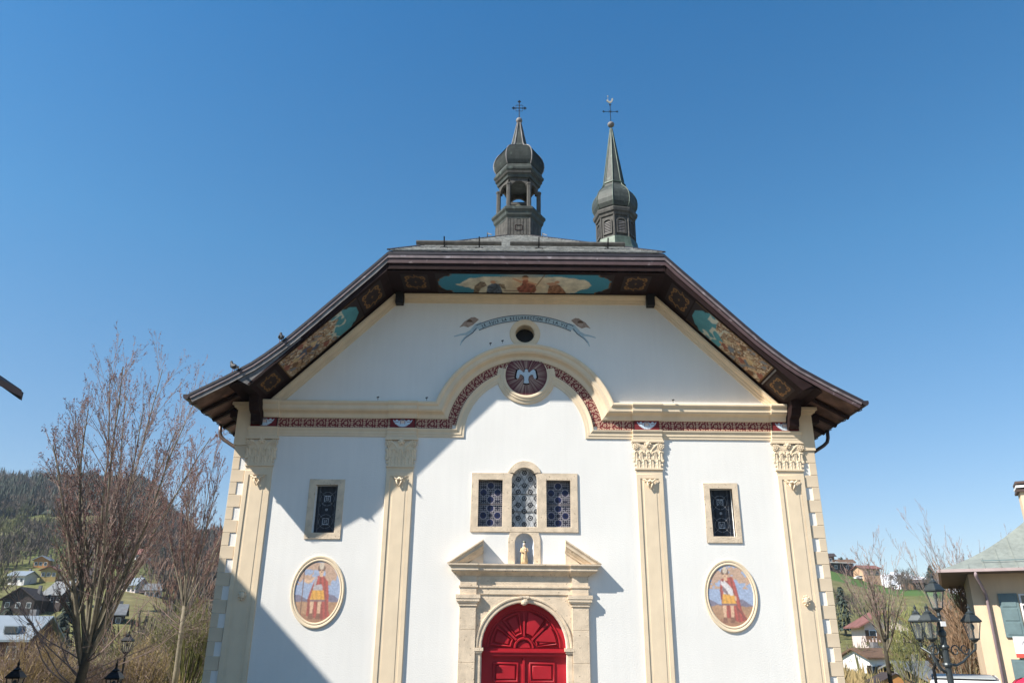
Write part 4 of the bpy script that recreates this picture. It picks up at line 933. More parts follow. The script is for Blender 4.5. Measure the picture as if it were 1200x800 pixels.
# broken pediment halves
for s in (-1, 1):
    P_ = [(0.0, .55, 0), (.02, .55, .0), (.05, .52, .0)]
    A = Vector((s * 1.92, 0, 4.222)); B = Vector((s * 1.03, 0, 4.80)); d = (B - A).normalized(); nn = Vector((-d.z, 0, d.x)); nn = nn if nn.z < 0 else -nn
    pr_ = [(0, 0), (0, .55), (.03, .55), (.045, .52), (.075, .47), (.13, .46), (.14, .42), (.165, .38), (.20, .33), (.22, .28), (.26, .24), (.26, 0)]
    lines = []
    for h, p in pr_:
        P0 = A + nn * h; k0 = (P0.z - 4.222) / d.z; P0 = P0 - d * k0
        P1 = B + nn * h; k1 = (P1.x - B.x) / d.x; P1 = P1 - d * k1
        lines.append([(P0.x, -p * .52, P0.z + .002), (P1.x, -p * .52, P1.z)])
    b = MB(); b.skin(lines); n_ = len(lines); b.F.append(tuple(i * 2 + 1 for i in range(n_)))
    # tympanum fill
    hh = A + nn * .26; b.add([(s * 1.40, -.10, 4.224), (s * 1.03, -.10, 4.224), (s * 1.03, -.10, 4.55), (s * 1.40, 0, 4.224), (s * 1.03, 0, 4.224), (s * 1.03, 0, 4.55)], [(0, 1, 2), (1, 4, 5, 2)])
    b.build('broken_pediment', M_stone, PT)
# archivolt, keystone, imposts, jambs
ap = [(1.03, .05), (1.03, -.05), (1.045, -.06), (1.085, -.06), (1.09, -.05), (1.125, -.05), (1.13, -.075), (1.165, -.078), (1.175, -.035)]
ring('archivolt', 0, 2.28, ap, M_stone, PT, 0, PI, 48)
b = MB()
b.box(-.075, .075, -.11, -.03, 3.27, 3.42); b.box(-.09, .09, -.12, -.03, 3.42, 3.47)
for s in (-1, 1): b.tube([(s * .085, -.13, 3.44), (s * .085, -.06, 3.44)], .035, 8)
b.ball((0, -.105, 3.31), .07, 8, (1, .7, 1)); b.build('keystone', M_stone, PT)
for s in (-1, 1):
    a, b_ = sorted((s * 1.03, s * 1.17))
    bands('impost', a, b_, [(.0, .125, 2.13, 2.16), (.02, .15, 2.16, 2.20), (.045, .18, 2.20, 2.275)], PT, back=.30)
    MB().box(a + (.02 if s > 0 else 0), b_ - (.02 if s < 0 else 0), -.055, .2, -.9, 2.128).build('jamb', M_stone, PT, bevel=.005)

# door --------------------------------------------------------------------------
DY = .17
DR_ = plate('red_door', archshape(0, 1.06, -.5, 2.28, 32), [], DY + .03, DY + .09, M_red, CH)
def raised(x0, x1, z0, z1, par, y=DY):
    f_ = plate('door_panel', rect(x0, x1, z0, z1), [rect(x0 + .045, x1 - .045, z0 + .045, z1 - .045)], y - .035, y, M_red, par, bevel=.012)
    plate('panel_field', rect(x0 + .075, x1 - .075, z0 + .07, z1 - .07), [], y - .03, y + .001, M_red, f_, bevel=.018)
for s in (-1, 1):
    a, b_ = sorted((s * .006, s * 1.03)); lf = MB().box(a, b_, DY, DY + .05, -.5, 2.10).build('door_leaf', M_red, DR_)
    p0, p1 = (sorted((s * .13, s * .75)))
    for z0, z1 in ((1.50, 1.95), (.62, 1.34), (-.3, .45)):
        raised(p0, p1, z0, z1, DR_)
bands('door_transom', -1.03, 1.03, [(0, -DY + .05, 2.06, 2.10), (0, -DY + .09, 2.10, 2.17), (0, -DY + .12, 2.17, 2.21), (0, -DY + .05, 2.21, 2.26)], DR_, M_red, back=DY + .05)
MB().box(-.03, .03, DY - .04, DY, -.5, 2.06).build('door_cover_strip', M_red, DR_, bevel=.008)
FL = ring('fanlight_hub', 0, 2.27, [(.20, DY + .03), (.20, DY - .05), (.235, DY - .055), (.25, DY - .02), (.25, DY + .03)], M_red, DR_, 0, PI, 24)
plate('fan_hub_panel', [(.16 * math.cos(t), 2.27 + .16 * math.sin(t)) for t in np.linspace(0, PI, 16)], [], DY - .01, DY + .03, M_red, FL, bevel=.01)
angs = [(.06, .66), (.86, 1.44), (1.70, 2.28), (2.48, 3.08)]
for a0, a1 in angs:
    def sec(r0, r1, b0, b1): return [(r1 * math.cos(t), 2.275 + r1 * math.sin(t)) for t in np.linspace(b0, b1, 12)] + [(r0 * math.cos(t), 2.275 + r0 * math.sin(t)) for t in np.linspace(b1, b0, 5)]
    fp = plate('fan_panel', sec(.31, .83, a0, a1), [sec(.35, .785, a0 + .07, a1 - .07)], DY - .035, DY + .03, M_red, DR_, bevel=.012)
    plate('panel_field', sec(.39, .745, a0 + .12, a1 - .12), [], DY - .02, DY + .03, M_red, fp, bevel=.014)
for a in (.76, 1.57, 2.38): 
    MB().bar((.26 * math.cos(a), DY - .02, 2.275 + .26 * math.sin(a)), (.80 * math.cos(a), DY - .02, 2.275 + .80 * math.sin(a)), .05, .06, upv=(0, 1, 0)).build('fan_rib', M_red, DR_)
ring('fan_rim', 0, 2.275, [(.86, DY + .03), (.86, DY - .015), (.89, DY - .02), (.90, DY + .03)], M_red, DR_, 0, PI, 40)

# small floodlights and spikes on the cornice
for (x, z, y) in ((-3.92, 8.40, -.33), (-2.62, 8.40, -.33), (-.95, 9.98, -.30), (-.62, 10.06, -.30), (3.95, 8.40, -.33)):
    fl_ = thing('floodlight', (XC + x, 20 + y, z), {-3.92: 'tiny black floodlight on the left cornice, near the inner pilaster', -2.62: 'tiny black floodlight on the left cornice, just beside the foot of the arch', -.95: 'lower of the two tiny lights on top of the arch', -.62: 'upper of the two tiny lights on top of the arch', 3.95: 'tiny black floodlight on the right cornice'}[x], 'floodlight', 'floodlights on the cornice'); fl_.scale = (.6, .6, .6)
    MB().tube([(0, 0, -.03), (0, 0, .06)], .012, 5).build('stem', M_iron, fl_)
    MB().bar((-.05, -.02, .07), (.05, -.04, .09), .05, .04).build('lamp_head', M_iron, fl_)

# bell (hangs in the belfry)
BE = thing('bell', (XC + BX, 20 + BY, 16.84), 'greenish bronze bell hanging in the open belfry', 'bell')
MB().lathe([(.30, 0), (.31, .03), (.27, .08), (.22, .16), (.18, .28), (.15, .38), (.09, .43), (.02, .45)], n=20).build('bell_body', M_bronze, BE, smooth=True)
MB().tube([(0, 0, -.02), (0, 0, .2)], .02, 6).build('clapper', M_iron, BE)
MB().box(-.35, .35, -.05, .05, .45, .56).build('headstock', M_wood, BE)

# statue in the niche
ST = thing('statue', (XC, 20.03, 4.17), 'small robed statue of a woman in the niche above the red door', 'statue')
b = MB(); b.box(-.10, .10, -.075, .075, 0, .05); b.build('plinth', M_white, ST)
M_robe = mat('gilt_cream_robe', (.62, .45, .26), .6, .25, 14)
b = MB(); b.lathe([(.085, .05), (.09, .10), (.082, .20), (.072, .28), (.06, .34), (.068, .40), (.07, .44), (.045, .475), (.026, .49)], n=14)
for k in range(9): a = k * 2 * PI / 9; b.tube([(.085 * math.cos(a), .085 * math.sin(a), .055), (.076 * math.cos(a + .1), .076 * math.sin(a + .1), .22), (.058 * math.cos(a + .2), .058 * math.sin(a + .2), .36)], [.014, .012, .007], 5)
b.tube([(-.066, 0, .44), (-.085, -.03, .36), (-.04, -.08, .34)], [.026, .022, .016], 7); b.tube([(.066, 0, .44), (.09, -.03, .37), (.045, -.085, .38)], [.026, .022, .016], 7)
b.build('body', M_robe, ST, smooth=True)
b = MB(); b.ball((0, -.005, .535), .043, 12, (.85, .95, 1.15)); b.tube([(0, 0, .48), (0, 0, .51)], .02, 8); b.ball((0, -.048, .53), .008, 6); b.build('head', mat('statue_face', (.62, .5, .4), .6), ST, smooth=True)
b = MB(); b.ball((0, .012, .545), .05, 12, (.95, .9, 1.1)); b.tube([(0, .03, .53), (-.01, .05, .4), (0, .06, .25)], [.045, .055, .05], 8); b.build('veil', mat('blue_veil', (.20, .26, .36), .7), ST, smooth=True)
b = MB(); b.lathe([(.035, .585), (.045, .60), (.04, .62)], n=8); b.build('crown', M_bronze, ST)
b = MB(); b.ball((.035, -.095, .42), .026, 10); b.tube([(.035, -.09, .40), (.03, -.095, .35)], [.022, .028], 7); b.build('child', mat('statue_child', (.6, .45, .33), .6), ST, smooth=True)

# pigeons on the left roof edge
def roofpt(x): return (XC - x, 20 + YF + .02, roof_z(x) + .005)
def pigeon(px, rz, label, grp):
    x, y, z = px; t = thing('pigeon', (x, y, z), label, 'pigeon', grp, rz); col = MATS.get('pigeon_grey') or mat('pigeon_grey', (.03, .032, .035), .6, .3, 30)
    b = MB(); b.tube([(-.15, 0, .09), (-.09, 0, .11), (-.02, 0, .14), (.06, 0, .18), (.10, 0, .235), (.115, 0, .275), (.15, 0, .285)], [.012, .045, .072, .068, .04, .034, .012], 12)
    b.ball((.118, 0, .285), .036, 10); b.build('body', col, t, smooth=True)
    b = MB(); b.add([(-.27, -.03, .05), (-.27, .03, .05), (-.08, .04, .12), (-.08, -.04, .12), (-.27, -.03, .035), (-.27, .03, .035), (-.08, .04, .09), (-.08, -.04, .09)], [(0, 3, 2, 1), (4, 5, 6, 7), (0, 1, 5, 4), (1, 2, 6, 5), (2, 3, 7, 6), (3, 0, 4, 7)]); b.build('tail', col, t)
    for s in (-1, 1):
        MB().ball((-.03, s * .06, .14), .05, 10, (2.0, .35, .75)).build('wing', MATS.get('pigeon_wing') or mat('pigeon_wing', (.05, .052, .056), .6), t, smooth=True)
        MB().tube([(.0, s * .025, .08), (.005, s * .025, .0), (.03, s * .025, 0)], .007, 5).build('leg', MATS.get('pigeon_leg') or mat('pigeon_leg', (.25, .08, .06), .7), t)
    MB().tube([(.15, 0, .283), (.175, 0, .272)], [.009, .003], 6).build('beak', MATS['pigeon_wing'], t)
pigeon(roofpt(7.42), math.radians(150), 'grey pigeon on the left roof edge, the lower of the two', 'pigeons on the roof edge')
pigeon(roofpt(6.32), math.radians(115), 'grey pigeon on the left roof edge, the upper of the two', 'pigeons on the roof edge')
# ================================================================== NEIGHBOURING HOUSES
M_nplast = mat('buff_render', (.55, .45, .33), .9, .1, 1.5, .004, 30)
M_slateg = mat('grey_green_roof_metal', (.27, .29, .255), .5, .15, 2, metal=.1, streak=.2)
M_whitep = mat('white_paint', (.75, .74, .73), .6, .08, 3)
M_orangep = mat('apricot_render', (.70, .53, .36), .9, .08, 1.2, .003, 30, streak=.05)
M_shut = mat('grey_blue_shutter', (.13, .19, .20), .5, .15, 5)
M_tileb = mat('brown_roof', (.10, .065, .055), .8, .35, 1.5)
# left house, of which one eave corner shows; an unseen taller block is added to shade the church
LH = thing('neighbour_house', (-13, 10, 0), 'neighbouring house at the left edge, only its dark eave corner showing', 'house')
def loc(p): return (p[0] + 13, p[1] - 10, p[2])
ec = (-11.32, 17.0, 7.74)
b = MB(); b.box(*[v for v in (-16.2 + 13, -12.0 + 13, 3 - 10, 16.4 - 10, -2, 7.75)]); b.build('wall', M_nplast, LH)
sl_ = .60
b = MB(); A0 = (ec[0], 17.0, ec[2]); 
pts8 = [(ec[0], ec[2]), (ec[0] + .05, ec[2] - .17), (-16.2, ec[2] - .17 + 4.93 * sl_), (-16.2, ec[2] + 4.9 * sl_)]
b.skin([[loc((x, 17.0, z)) for x, z in pts8] + [loc((pts8[0][0], 17.0, pts8[0][1]))], [loc((x, 2.0, z)) for x, z in pts8] + [loc((pts8[0][0], 2.0, pts8[0][1]))]]); b.F += [(0, 1, 2, 3), (5, 6, 7, 8)]; rf = b.build('roof', M_tileb, LH)
b = MB(); b.skin([[loc((ec[0] + .03, 17.05, ec[2] - .05)), loc((-16.2, 17.05, ec[2] + 4.87 * sl_))], [loc((ec[0] + .03, 17.05, ec[2] - .24)), loc((-16.2, 17.05, ec[2] + 4.68 * sl_))], [loc((ec[0] + .03, 16.95, ec[2] - .24)), loc((-16.2, 16.95, ec[2] + 4.68 * sl_))]]); b.build('verge_board', M_raw, rf)
b = MB(); b.add([loc(p) for p in [(-15.36, 17.6, 12.38), (-15.36, 2, 15.9), (-26, 2, 15.9), (-26, 17.6, 12.38), (-15.36, 17.6, -2), (-15.36, 2, -2), (-26, 2, -2), (-26, 17.6, -2)]], [(0, 1, 2, 3), (4, 7, 6, 5), (0, 4, 5, 1), (1, 5, 6, 2), (2, 6, 7, 3), (3, 7, 4, 0)]); b.build('shadow_block', M_nplast, LH)  # unseen caster, its top sloped to fit the shadow edge on the facade
MB().box(-26 + 13, -19 + 13, 17.7 - 10, 26.4 - 10, -3, 8.6).build('trunk_shade_block', M_nplast, LH)  # unseen mass added to keep the lower trunk of the big tree shaded

# right house ------------------------------------------------------------------
RH = thing('apricot_house', (16.62, 29, 0), 'apricot rendered house with grey green metal roof and grey blue shutters at the right edge', 'house', rz=math.radians(-28))
MB().box(0, 11, 0, 9, -3, 4.95).build('wall', M_orangep, RH)
# roof: hipped with a bell-cast foot
ev = 4.80; ov = .85
def rz_(t): return ev + .12 + (0.36 * t + .078 * t * t)       # height over distance in from the eave
b = MB(); ts = [0, .5, 1.0, 1.6, 2.3, 3.1, 4.0, 5.0]
lines = [[(-ov + t, -ov + t, rz_(t)), (11 + ov - t, -ov + t, rz_(t)), (11 + ov - t, 9 + ov - t, rz_(t)), (-ov + t, 9 + ov - t, rz_(t))] for t in ts]
b.skin(lines, closed=True); RR = b.build('roof', M_slateg, RH)
for k in range(24):     # standing seams on the front slope, one by one
    x = -.45 + k * .5; b = MB(); P_ = [(x, -ov + t, rz_(t) + .012) for t in ts if (-ov + t) <= x + .01 or t == 0]
    P_ = [(x, -ov + t, rz_(t) + .012) for t in ts if -ov + t < x]
    if len(P_) >= 2: b.tube(P_, .018, 4); b.build('roof_seam', M_slateg, RR)
MB().bar((.5, -ov + .55, rz_(.55) + .09), (11, -ov + .55, rz_(.55) + .09), .03).build('snow_rail', M_shut, RR)
b = MB(); b.box(-ov, 11 + ov, -ov, 0, ev - .0, ev + .03); b.box(-ov, 0, 0, 9, ev, ev + .03); b.build('eave_soffit', mat('grey_brown_soffit', (.19, .145, .115), .8), RH)
b = MB(); b.box(-ov - .05, 11 + ov, -ov - .10, -ov, ev + .02, ev + .12); b.box(-ov - .10, -ov, -ov - .1, 9, ev + .02, ev + .12); b.build('gutter', mat('pinkish_gutter', (.42, .33, .32), .5), RH)
MB().tube([(.42 - .2, -ov - .04, ev + .02), (.22, -ov, ev - .12), (.42, -.2, ev - .62), (.45, -.09, ev - .85), (.45, -.09, -3)], .055, 8).build('downpipe', mat('mauve_downpipe', (.33, .25, .26), .5), RH, smooth=True)
chn = MB().box(2.5, 3.5, 3.5, 4.4, 5.6, 8.15).build('chimney', M_orangep, RH)
for k in range(3): MB().box(2.4, 3.6, 3.38, 4.52, 8.15 + k * .16, 8.24 + k * .16).build('chimney_cap_slab', M_tileb if k % 2 == 0 else M_whitep, chn)
MB().box(2.6, 3.4, 3.6, 4.3, 8.15, 8.5).build('chimney_core', M_dark, chn)
for zi, (z0, z1) in enumerate(((2.72, 4.10), (-.2, 1.95))):
    x0 = 1.42
    for wi in range(3):
        X0 = x0 + wi * 3.0
        wn = plate('window', rect(X0, X0 + 1.10, z0, z1), [rect(X0 + .06 + .51 * q, X0 + .06 + .51 * q + .47, z0 + .06 + (z1 - z0 - .06) / 4 * r, z0 + .06 + (z1 - z0 - .06) / 4 * (r + 1) - .05) for q in range(2) for r in range(4)], -.05, .0, M_whitep, RH)
        for q in range(2):
            for r in range(4): MB().box(X0 + .055 + .51 * q, X0 + .535 + .51 * q, -.028, -.018, z0 + .055 + (z1 - z0 - .06) / 4 * r, z0 + .065 + (z1 - z0 - .06) / 4 * (r + 1) - .05).build('pane', M_glass, wn)
        for sd in (-1, 1):
            a = X0 - .62 if sd < 0 else X0 + 1.14
            sh = MB().box(a, a + .58, -.07, -.01, z0 - .05, z1 + .02).build('shutter', M_shut, RH)
            for q in range(3): MB().box(a + .07, a + .51, -.085, -.068, z0 + .03 + q * (z1 - z0) / 3, z0 - .03 + (q + 1) * (z1 - z0) / 3).build('shutter_panel', M_shut, sh, bevel=.008)
BNR = thing('wall_banner', (0, 0, 0), 'white banner with a red stripe hung under the window of the apricot house', 'banner')
m4 = Matrix.Translation((16.62, 29, 0)) @ Matrix.Rotation(math.radians(-28), 4, 'Z'); BNR.matrix_world = m4
MB().box(.98, 3.4, -.13, -.115, 2.02, 2.70).build('banner_sheet', M_whitep, BNR); MB().box(.98, 3.4, -.137, -.131, 2.02, 2.15).build('red_stripe', mat('banner_red', (.55, .08, .06), .7), BNR)
b = MB()
for k in range(2): b.tube([(1.35 + k * .33 + .13 * math.cos(t), -.136, 2.45 + .12 * math.sin(t)) for t in np.linspace(0.3, 5.4, 14)], .016, 4)
b.build('banner_lettering', mat('banner_grey', (.45, .42, .45), .8), BNR)

# ================================================================== STREET FURNITURE
def lantern(parent, c, m, h=.62, wd=.25, rot=.4, glass=True, name='lantern'):
    """four-sided tapered lantern; c = centre of the base; parts are children of parent"""
    x, y, z = c; zr = z + h * .60
    def sq(r, z_): return [(x + r * math.cos(rot + PI / 4 + k * PI / 2), y + r * math.sin(rot + PI / 4 + k * PI / 2), z_) for k in range(4)]
    b = MB()
    bot = sq(wd * .62, z + .03); top = sq(wd * 1.12, zr)
    for k in range(4): b.bar(bot[k], top[k], .02)
    for k in range(4): b.bar(bot[k], bot[(k + 1) % 4], .03); b.bar(top[k], top[(k + 1) % 4], .025)
    b.lathe([(.02, -.05), (wd * .5, 0), (wd * .62, .03), (.02, .035)], (x, y, z), 8)
    b.tube([(x, y, z), (x, y, zr - .06)], .018, 6); b.ball((x, y, zr - .10), .05, 8, (1, 1, 1.4))
    fo = b.build(name, m, parent)
    r = MB(); r.skin([sq(wd * 1.36, zr), sq(wd * 1.38, zr + .03), sq(wd * .80, zr + h * .22), sq(wd * .62, zr + h * .24), sq(wd * .60, zr + h * .28)], closed=True); r.F += [(0, 1, 2, 3)]
    r.lathe([(wd * .46, h * .27), (wd * .50, h * .30), (wd * .22, h * .36), (wd * .16, h * .42), (.03, h * .45), (.035, h * .49), (.012, h * .53), (.004, h * .60)], (x, y, zr), 10); r.build('lantern_roof', m, fo)
    if glass:
        g = MB(); b2 = sq(wd * .60, z + .04); t2 = sq(wd * 1.09, zr - .01); g.skin([b2, t2], closed=True); g.build('lantern_glass', M_glassl, fo)
    return fo
LP = thing('street_lamp', (9.50, 18.0, -.3), 'ornate grey iron street lamp with four lanterns on scrolled arms', 'street lamp')
P0 = Vector((9.50, 18.0, -.3)); g0 = lambda p: tuple(Vector(p) - P0)
b = MB(); b.lathe([(.22, 0), (.22, .25), (.16, .32), (.13, .5), (.11, .9), (.066, 1.0), (.064, 2.9), (.085, 2.94), (.085, 3.0), (.055, 3.05), (.05, 3.25)], n=12); b.build('pole', M_lampiron, LP)
b = MB(); b.lathe([(.09, 2.30), (.105, 2.34), (.09, 2.38)], n=12); b.lathe([(.085, 2.66), (.10, 2.70), (.085, 2.74)], n=12); b.build('pole_collar', M_lampiron, LP)
b = MB(); b.lathe([(.06, 3.2), (.03, 3.28), (.045, 3.34), (.03, 3.40), (.055, 3.45)], n=10); b.build('top_stem', M_lampiron, LP)
lantern(LP, (0, 0, 3.46), M_lampiron, h=.66, wd=.155)
for an, R_, rot in ((12, .80, .2), (190, .27, .5), (128, .50, .9)):
    a = math.radians(an); dx, dy = math.cos(a), math.sin(a); b = MB()
    arm = [(.08, 2.34), (.22, 2.33), (.40, 2.40), (.56, 2.52), (R_ * .98, 2.66), (R_, 2.78)] if R_ > .5 else [(.08, 2.20), (.16, 2.24), (.25, 2.38), (.31, 2.56), (R_, 2.68), (R_, 2.78)]
    b.tube([(r * dx, r * dy, z) for r, z in arm], [.03, .028, .025, .022, .022, .03], 8)
    def curl(c0, c1, r0, turns, sgn):
        P_ = []
        for k in range(22):
            t = k / 21; r = r0 * (1 - .75 * t); q = sgn * t * turns * 2 * PI; P_.append(((c0 + r * math.cos(q)) * dx, (c0 + r * math.cos(q)) * dy, c1 + r * math.sin(q)))
        b.tube(P_, [.016 - .008 * k / 21 for k in range(22)], 6)
    curl(.25, 2.62, .13, 1.3, 1)
    if R_ > .5: curl(.50, 2.66, .12, 1.4, -1)
    b.build('arm', M_lampiron, LP)
    lantern(LP, (R_ * dx, R_ * dy, 2.84), M_lampiron, h=.63, wd=.155, rot=rot)
MB().box(-.05, .05, -.14, -.08, 3.12, 3.22).build('sensor_box', M_whitep, LP)
b = MB()
for sx_ in (-.19,): b.tube([(sx_, .25, 0), (sx_, .25, 2.25), (sx_ + .08, .15, 2.45)], .035, 8)
b.build('side_stay', M_iron, LP)

for (x, y, zt, lab) in ((-12.34, 21, 1.80, 'black lantern on a post behind the fence, leftmost at the bottom edge'), (-9.87, 21, 1.80, 'black lantern on a post at the bottom edge, right of the big bare tree trunk'), (-13.86, 30, 2.60, 'farther black lantern on a post, above the others between the two bare trees')):
    gz = terr(x, y); t = thing('lantern_post', (x, y, gz), lab, 'street lamp', 'black lantern posts left of the church'); H_ = zt - gz
    MB().lathe([(.09, 0), (.09, .2), (.05, .3), (.04, H_ - .72)], n=8).build('post', M_iron, t)
    lantern(t, (0, 0, H_ - .74), M_iron, h=.66, wd=.185, rot=.1)
    if y < 25: b = MB(); b.tube([(.0, 0, H_ - .02), (0, 0, H_ + .14)], [.02, .004], 6); b.ball((0, 0, H_ + .0), .035, 6); b.build('spike', M_iron, t)

# white van behind the lamp, red parasol at the right edge
VN = thing('white_van', (11.75, 21.6, -.42), 'white panel van parked behind the street lamp, only its roof in view', 'van', rz=math.radians(62)); VN.scale = (.7, .85, 1)
b = MB(); prv = [(-2.3, .45), (-2.35, 1.0), (-2.1, 1.25), (-1.55, 1.95), (-1.3, 2.03), (2.3, 2.06), (2.42, 1.9), (2.45, .45)]
l0 = [(x, -.9, z) for x, z in prv]; l1 = [(x, .9, z) for x, z in prv]; b.skin([l0, l1], closed=True); b.F += [tuple(range(8)), tuple(range(8, 16))]; b.build('body', M_whitep, VN, bevel=.04)
MB().box(-1.2, 2.35, -.80, .80, 2.07, 2.10).build('roof_panel', mat('van_roof_grey', (.35, .37, .37), .4), VN)
for s in (-1, 1): MB().box(-1.3, 2.4, s * .86 - .02, s * .86 + .02, 2.05, 2.09).build('roof_rail', M_raw, VN)
MB().box(-.1, .22, -.93, -.895, 1.93, 1.99).build('side_marker', MATS['banner_red'], VN)
MB().box(-1.7, -.9, -.91, -.895, 1.15, 1.75).build('side_window', M_glass, VN)
for xw in (-1.5, 1.5):
    for s in (-1, 1): MB().tube([(xw, s * .92, .33), (xw, s * .68, .33)], .33, 18).build('wheel', M_dark, VN)
PS = thing('red_parasol', (9.32, 15, -.2), 'red parasol top just showing in the bottom right corner', 'parasol')
M_pred = mat('parasol_red', (.55, .02, .06), .6, .1)
b = MB(); b.lathe([(1.15 * .3, 1.86), (.30, 1.98), (.22, 2.06), (.10, 2.11), (.02, 2.12)], n=8); b.build('canopy', M_pred, PS, smooth=True)
b = MB()
for k in range(8): a = k * PI / 4; b.tube([(r * math.cos(a), r * math.sin(a), z + .004) for r, z in ((.345, 1.86), (.30, 1.98), (.22, 2.06), (.10, 2.11))], .006, 4)
b.build('ribs', M_dark, PS); MB().tube([(0, 0, 0), (0, 0, 2.1)], .02, 6).build('pole', M_iron, PS); MB().lathe([(.25, 0), (.25, .06), (.04, .1)], n=12).build('base', M_iron, PS)

# ================================================================== FAR HOUSES
def house(x, y, wd, dp, h, rh, rz, wallm, roofm, name, label, cat='house', grp=None, z=None, ridge='x', over=.6, wins=(3, 2), balcony=False, shut=None, lower=None, rth=.22):
    gz = terr(x, y) if z is None else z
    t = thing(name, (x, y, gz), label, cat, grp, math.radians(rz))
    b = MB(); b.box(-wd / 2, wd / 2, -dp / 2, dp / 2, -3, h)
    if ridge == 'y': b.add([(-wd / 2, -dp / 2, h), (wd / 2, -dp / 2, h), (0, -dp / 2, h + rh), (-wd / 2, dp / 2, h), (wd / 2, dp / 2, h), (0, dp / 2, h + rh)], [(0, 1, 2), (3, 5, 4)])
    else: b.add([(-wd / 2, -dp / 2, h), (-wd / 2, dp / 2, h), (-wd / 2, 0, h + rh), (wd / 2, -dp / 2, h), (wd / 2, dp / 2, h), (wd / 2, 0, h + rh)], [(0, 1, 2), (3, 5, 4)])
    b.build('wall', wallm, t)
    o = over; k = 1 + o * 2 / (wd if ridge == 'y' else dp); dz = rh * (k - 1); r = MB(); th = rth
    if ridge == 'y':
        for s in (-1, 1):
            P_ = [(s * wd / 2 * k, h - dz), (0, h + rh)]; l = [[(x_, -dp / 2 - o, z_ + q), (x_, dp / 2 + o, z_ + q)] for x_, z_ in P_ for q in (0,)]
            A = [(P_[0][0], P_[0][1]), (P_[1][0], P_[1][1]), (P_[1][0], P_[1][1] + th), (P_[0][0], P_[0][1] + th)]
            r.skin([[(a, -dp / 2 - o, c) for a, c in A], [(a, dp / 2 + o, c) for a, c in A]], closed=True); n0 = len(r.V); r.F += [(n0 - 8, n0 - 7, n0 - 6, n0 - 5), (n0 - 4, n0 - 3, n0 - 2, n0 - 1)]
    else:
        for s in (-1, 1):
            A = [(s * dp / 2 * k, h - dz), (0, h + rh), (0, h + rh + th), (s * dp / 2 * k, h - dz + th)]
            r.skin([[(-wd / 2 - o, a, c) for a, c in A], [(wd / 2 + o, a, c) for a, c in A]], closed=True); n0 = len(r.V); r.F += [(n0 - 8, n0 - 7, n0 - 6, n0 - 5), (n0 - 4, n0 - 3, n0 - 2, n0 - 1)]
    ro_ = r.build('roof', roofm, t)
    MB().box(wd * .2, wd * .2 + .7, -.3 + dp * .12, .4 + dp * .12, h + rh * .3, h + rh + .9).build('chimney', M_raw, ro_)
    nx, nz = wins; wm = None
    for i in range(nx):
        for j in range(nz):
            cx = -wd / 2 + wd * (i + .5) / nx; cz = h - 1.5 - j * 2.7
            w_ = MB().box(cx - .55, cx + .55, -dp / 2 - .05, -dp / 2 - .0, cz - .65, cz + .65).build('window', M_whitep, t); MB().box(cx - .45, cx + .45, -dp / 2 - .07, -dp / 2 - .051, cz - .55, cz + .55).build('pane', M_glass, w_)
            if shut: 
                for s in (-1, 1): MB().box(cx + s * .85 - .27, cx + s * .85 + .27, -dp / 2 - .09, -dp / 2 - .0, cz - .65, cz + .65).build('shutter', shut, t)
    if balcony:
        for j in range(nz):
            cz = h - 2.6 - j * 2.7; q = MB(); q.box(-wd / 2 - .2, wd / 2 + .2, -dp / 2 - 1.2, -dp / 2, cz - .1, cz); q.box(-wd / 2 - .2, wd / 2 + .2, -dp / 2 - 1.2, -dp / 2 - 1.12, cz + .75, cz + .85)
            for c in range(int(wd / .5) + 1): xx = -wd / 2 - .15 + c * .5; q.box(xx, xx + .3, -dp / 2 - 1.19, -dp / 2 - 1.14, cz, cz + .8)
            q.build('balcony', M_hwood, t)
    return t
M_hwood = mat('chalet_wood', (.13, .075, .045), .8, .3, 2)
M_hdark = mat('dark_chalet_wood', (.045, .032, .028), .8, .3, 2)
M_hred = mat('rusty_red_roof', (.20, .085, .07), .8, .3, .8)
M_hgrey = mat('grey_slate_roof', (.15, .155, .16), .6, .3, 1)
M_hwhite = mat('white_render', (.70, .67, .65), .9, .08, 1)
M_horange = mat('orange_wood', (.50, .23, .075), .8, .15, 2)
M_hpink = mat('pale_pink_render', (.68, .56, .53), .9, .08, 1)
M_snowroof = mat('pale_metal_roof', (.22, .25, .28), .4, .1, 1)
def dirx(px, Y): return (px - 597) / 965.0 * Y      # for far things: frame column -> x
def py_z(py, Y, px=600): return 2.5 + (747 + .0095 * (px - 600) - py) / 1000.0 * Y
# right side
house(dirx(1034, 134), 134, 7.0, 9, 6.6, 1.9, -10, M_hpink, M_hred, 'chalet', 'pink rendered chalet with a rusty red roof, half way down the right hillside', balcony=True, wins=(3, 3), ridge='y', over=1.0, shut=M_hwood, z=-1.6)
house(dirx(1018, 105), 105, 4.2, 6, 3.6, .9, 8, M_hwhite, M_hwood, 'chalet', 'white walled chalet with a flat brown roof behind the orange shed', wins=(3, 2), over=.5, balcony=False, z=-3.0, shut=M_hdark)
house(dirx(1068, 102), 102, 6.5, 8, 1.0, 1.7, 28, M_hdark, M_hgrey, 'barn', 'dark barn with a broad grey slate roof, right of the orange shed', 'barn', wins=(2, 1), over=1.0, z=-2.6)
house(dirx(1036, 80), 80, 4.4, 3, 1.9, 1.05, -2, M_horange, M_hdark, 'orange_shed', 'orange timber shed with a dark gabled roof at the bottom right', 'shed', wins=(0, 0), ridge='y', over=.12, z=-3.3, rth=.08)
OS = [o for o in sc.objects if o.name == 'orange_shed'][0]
for k in range(3): MB().box(-.55 + k * .5, -.38 + k * .5, -1.56, -1.502, 1.75, 2.05).build('window', M_dark, OS)
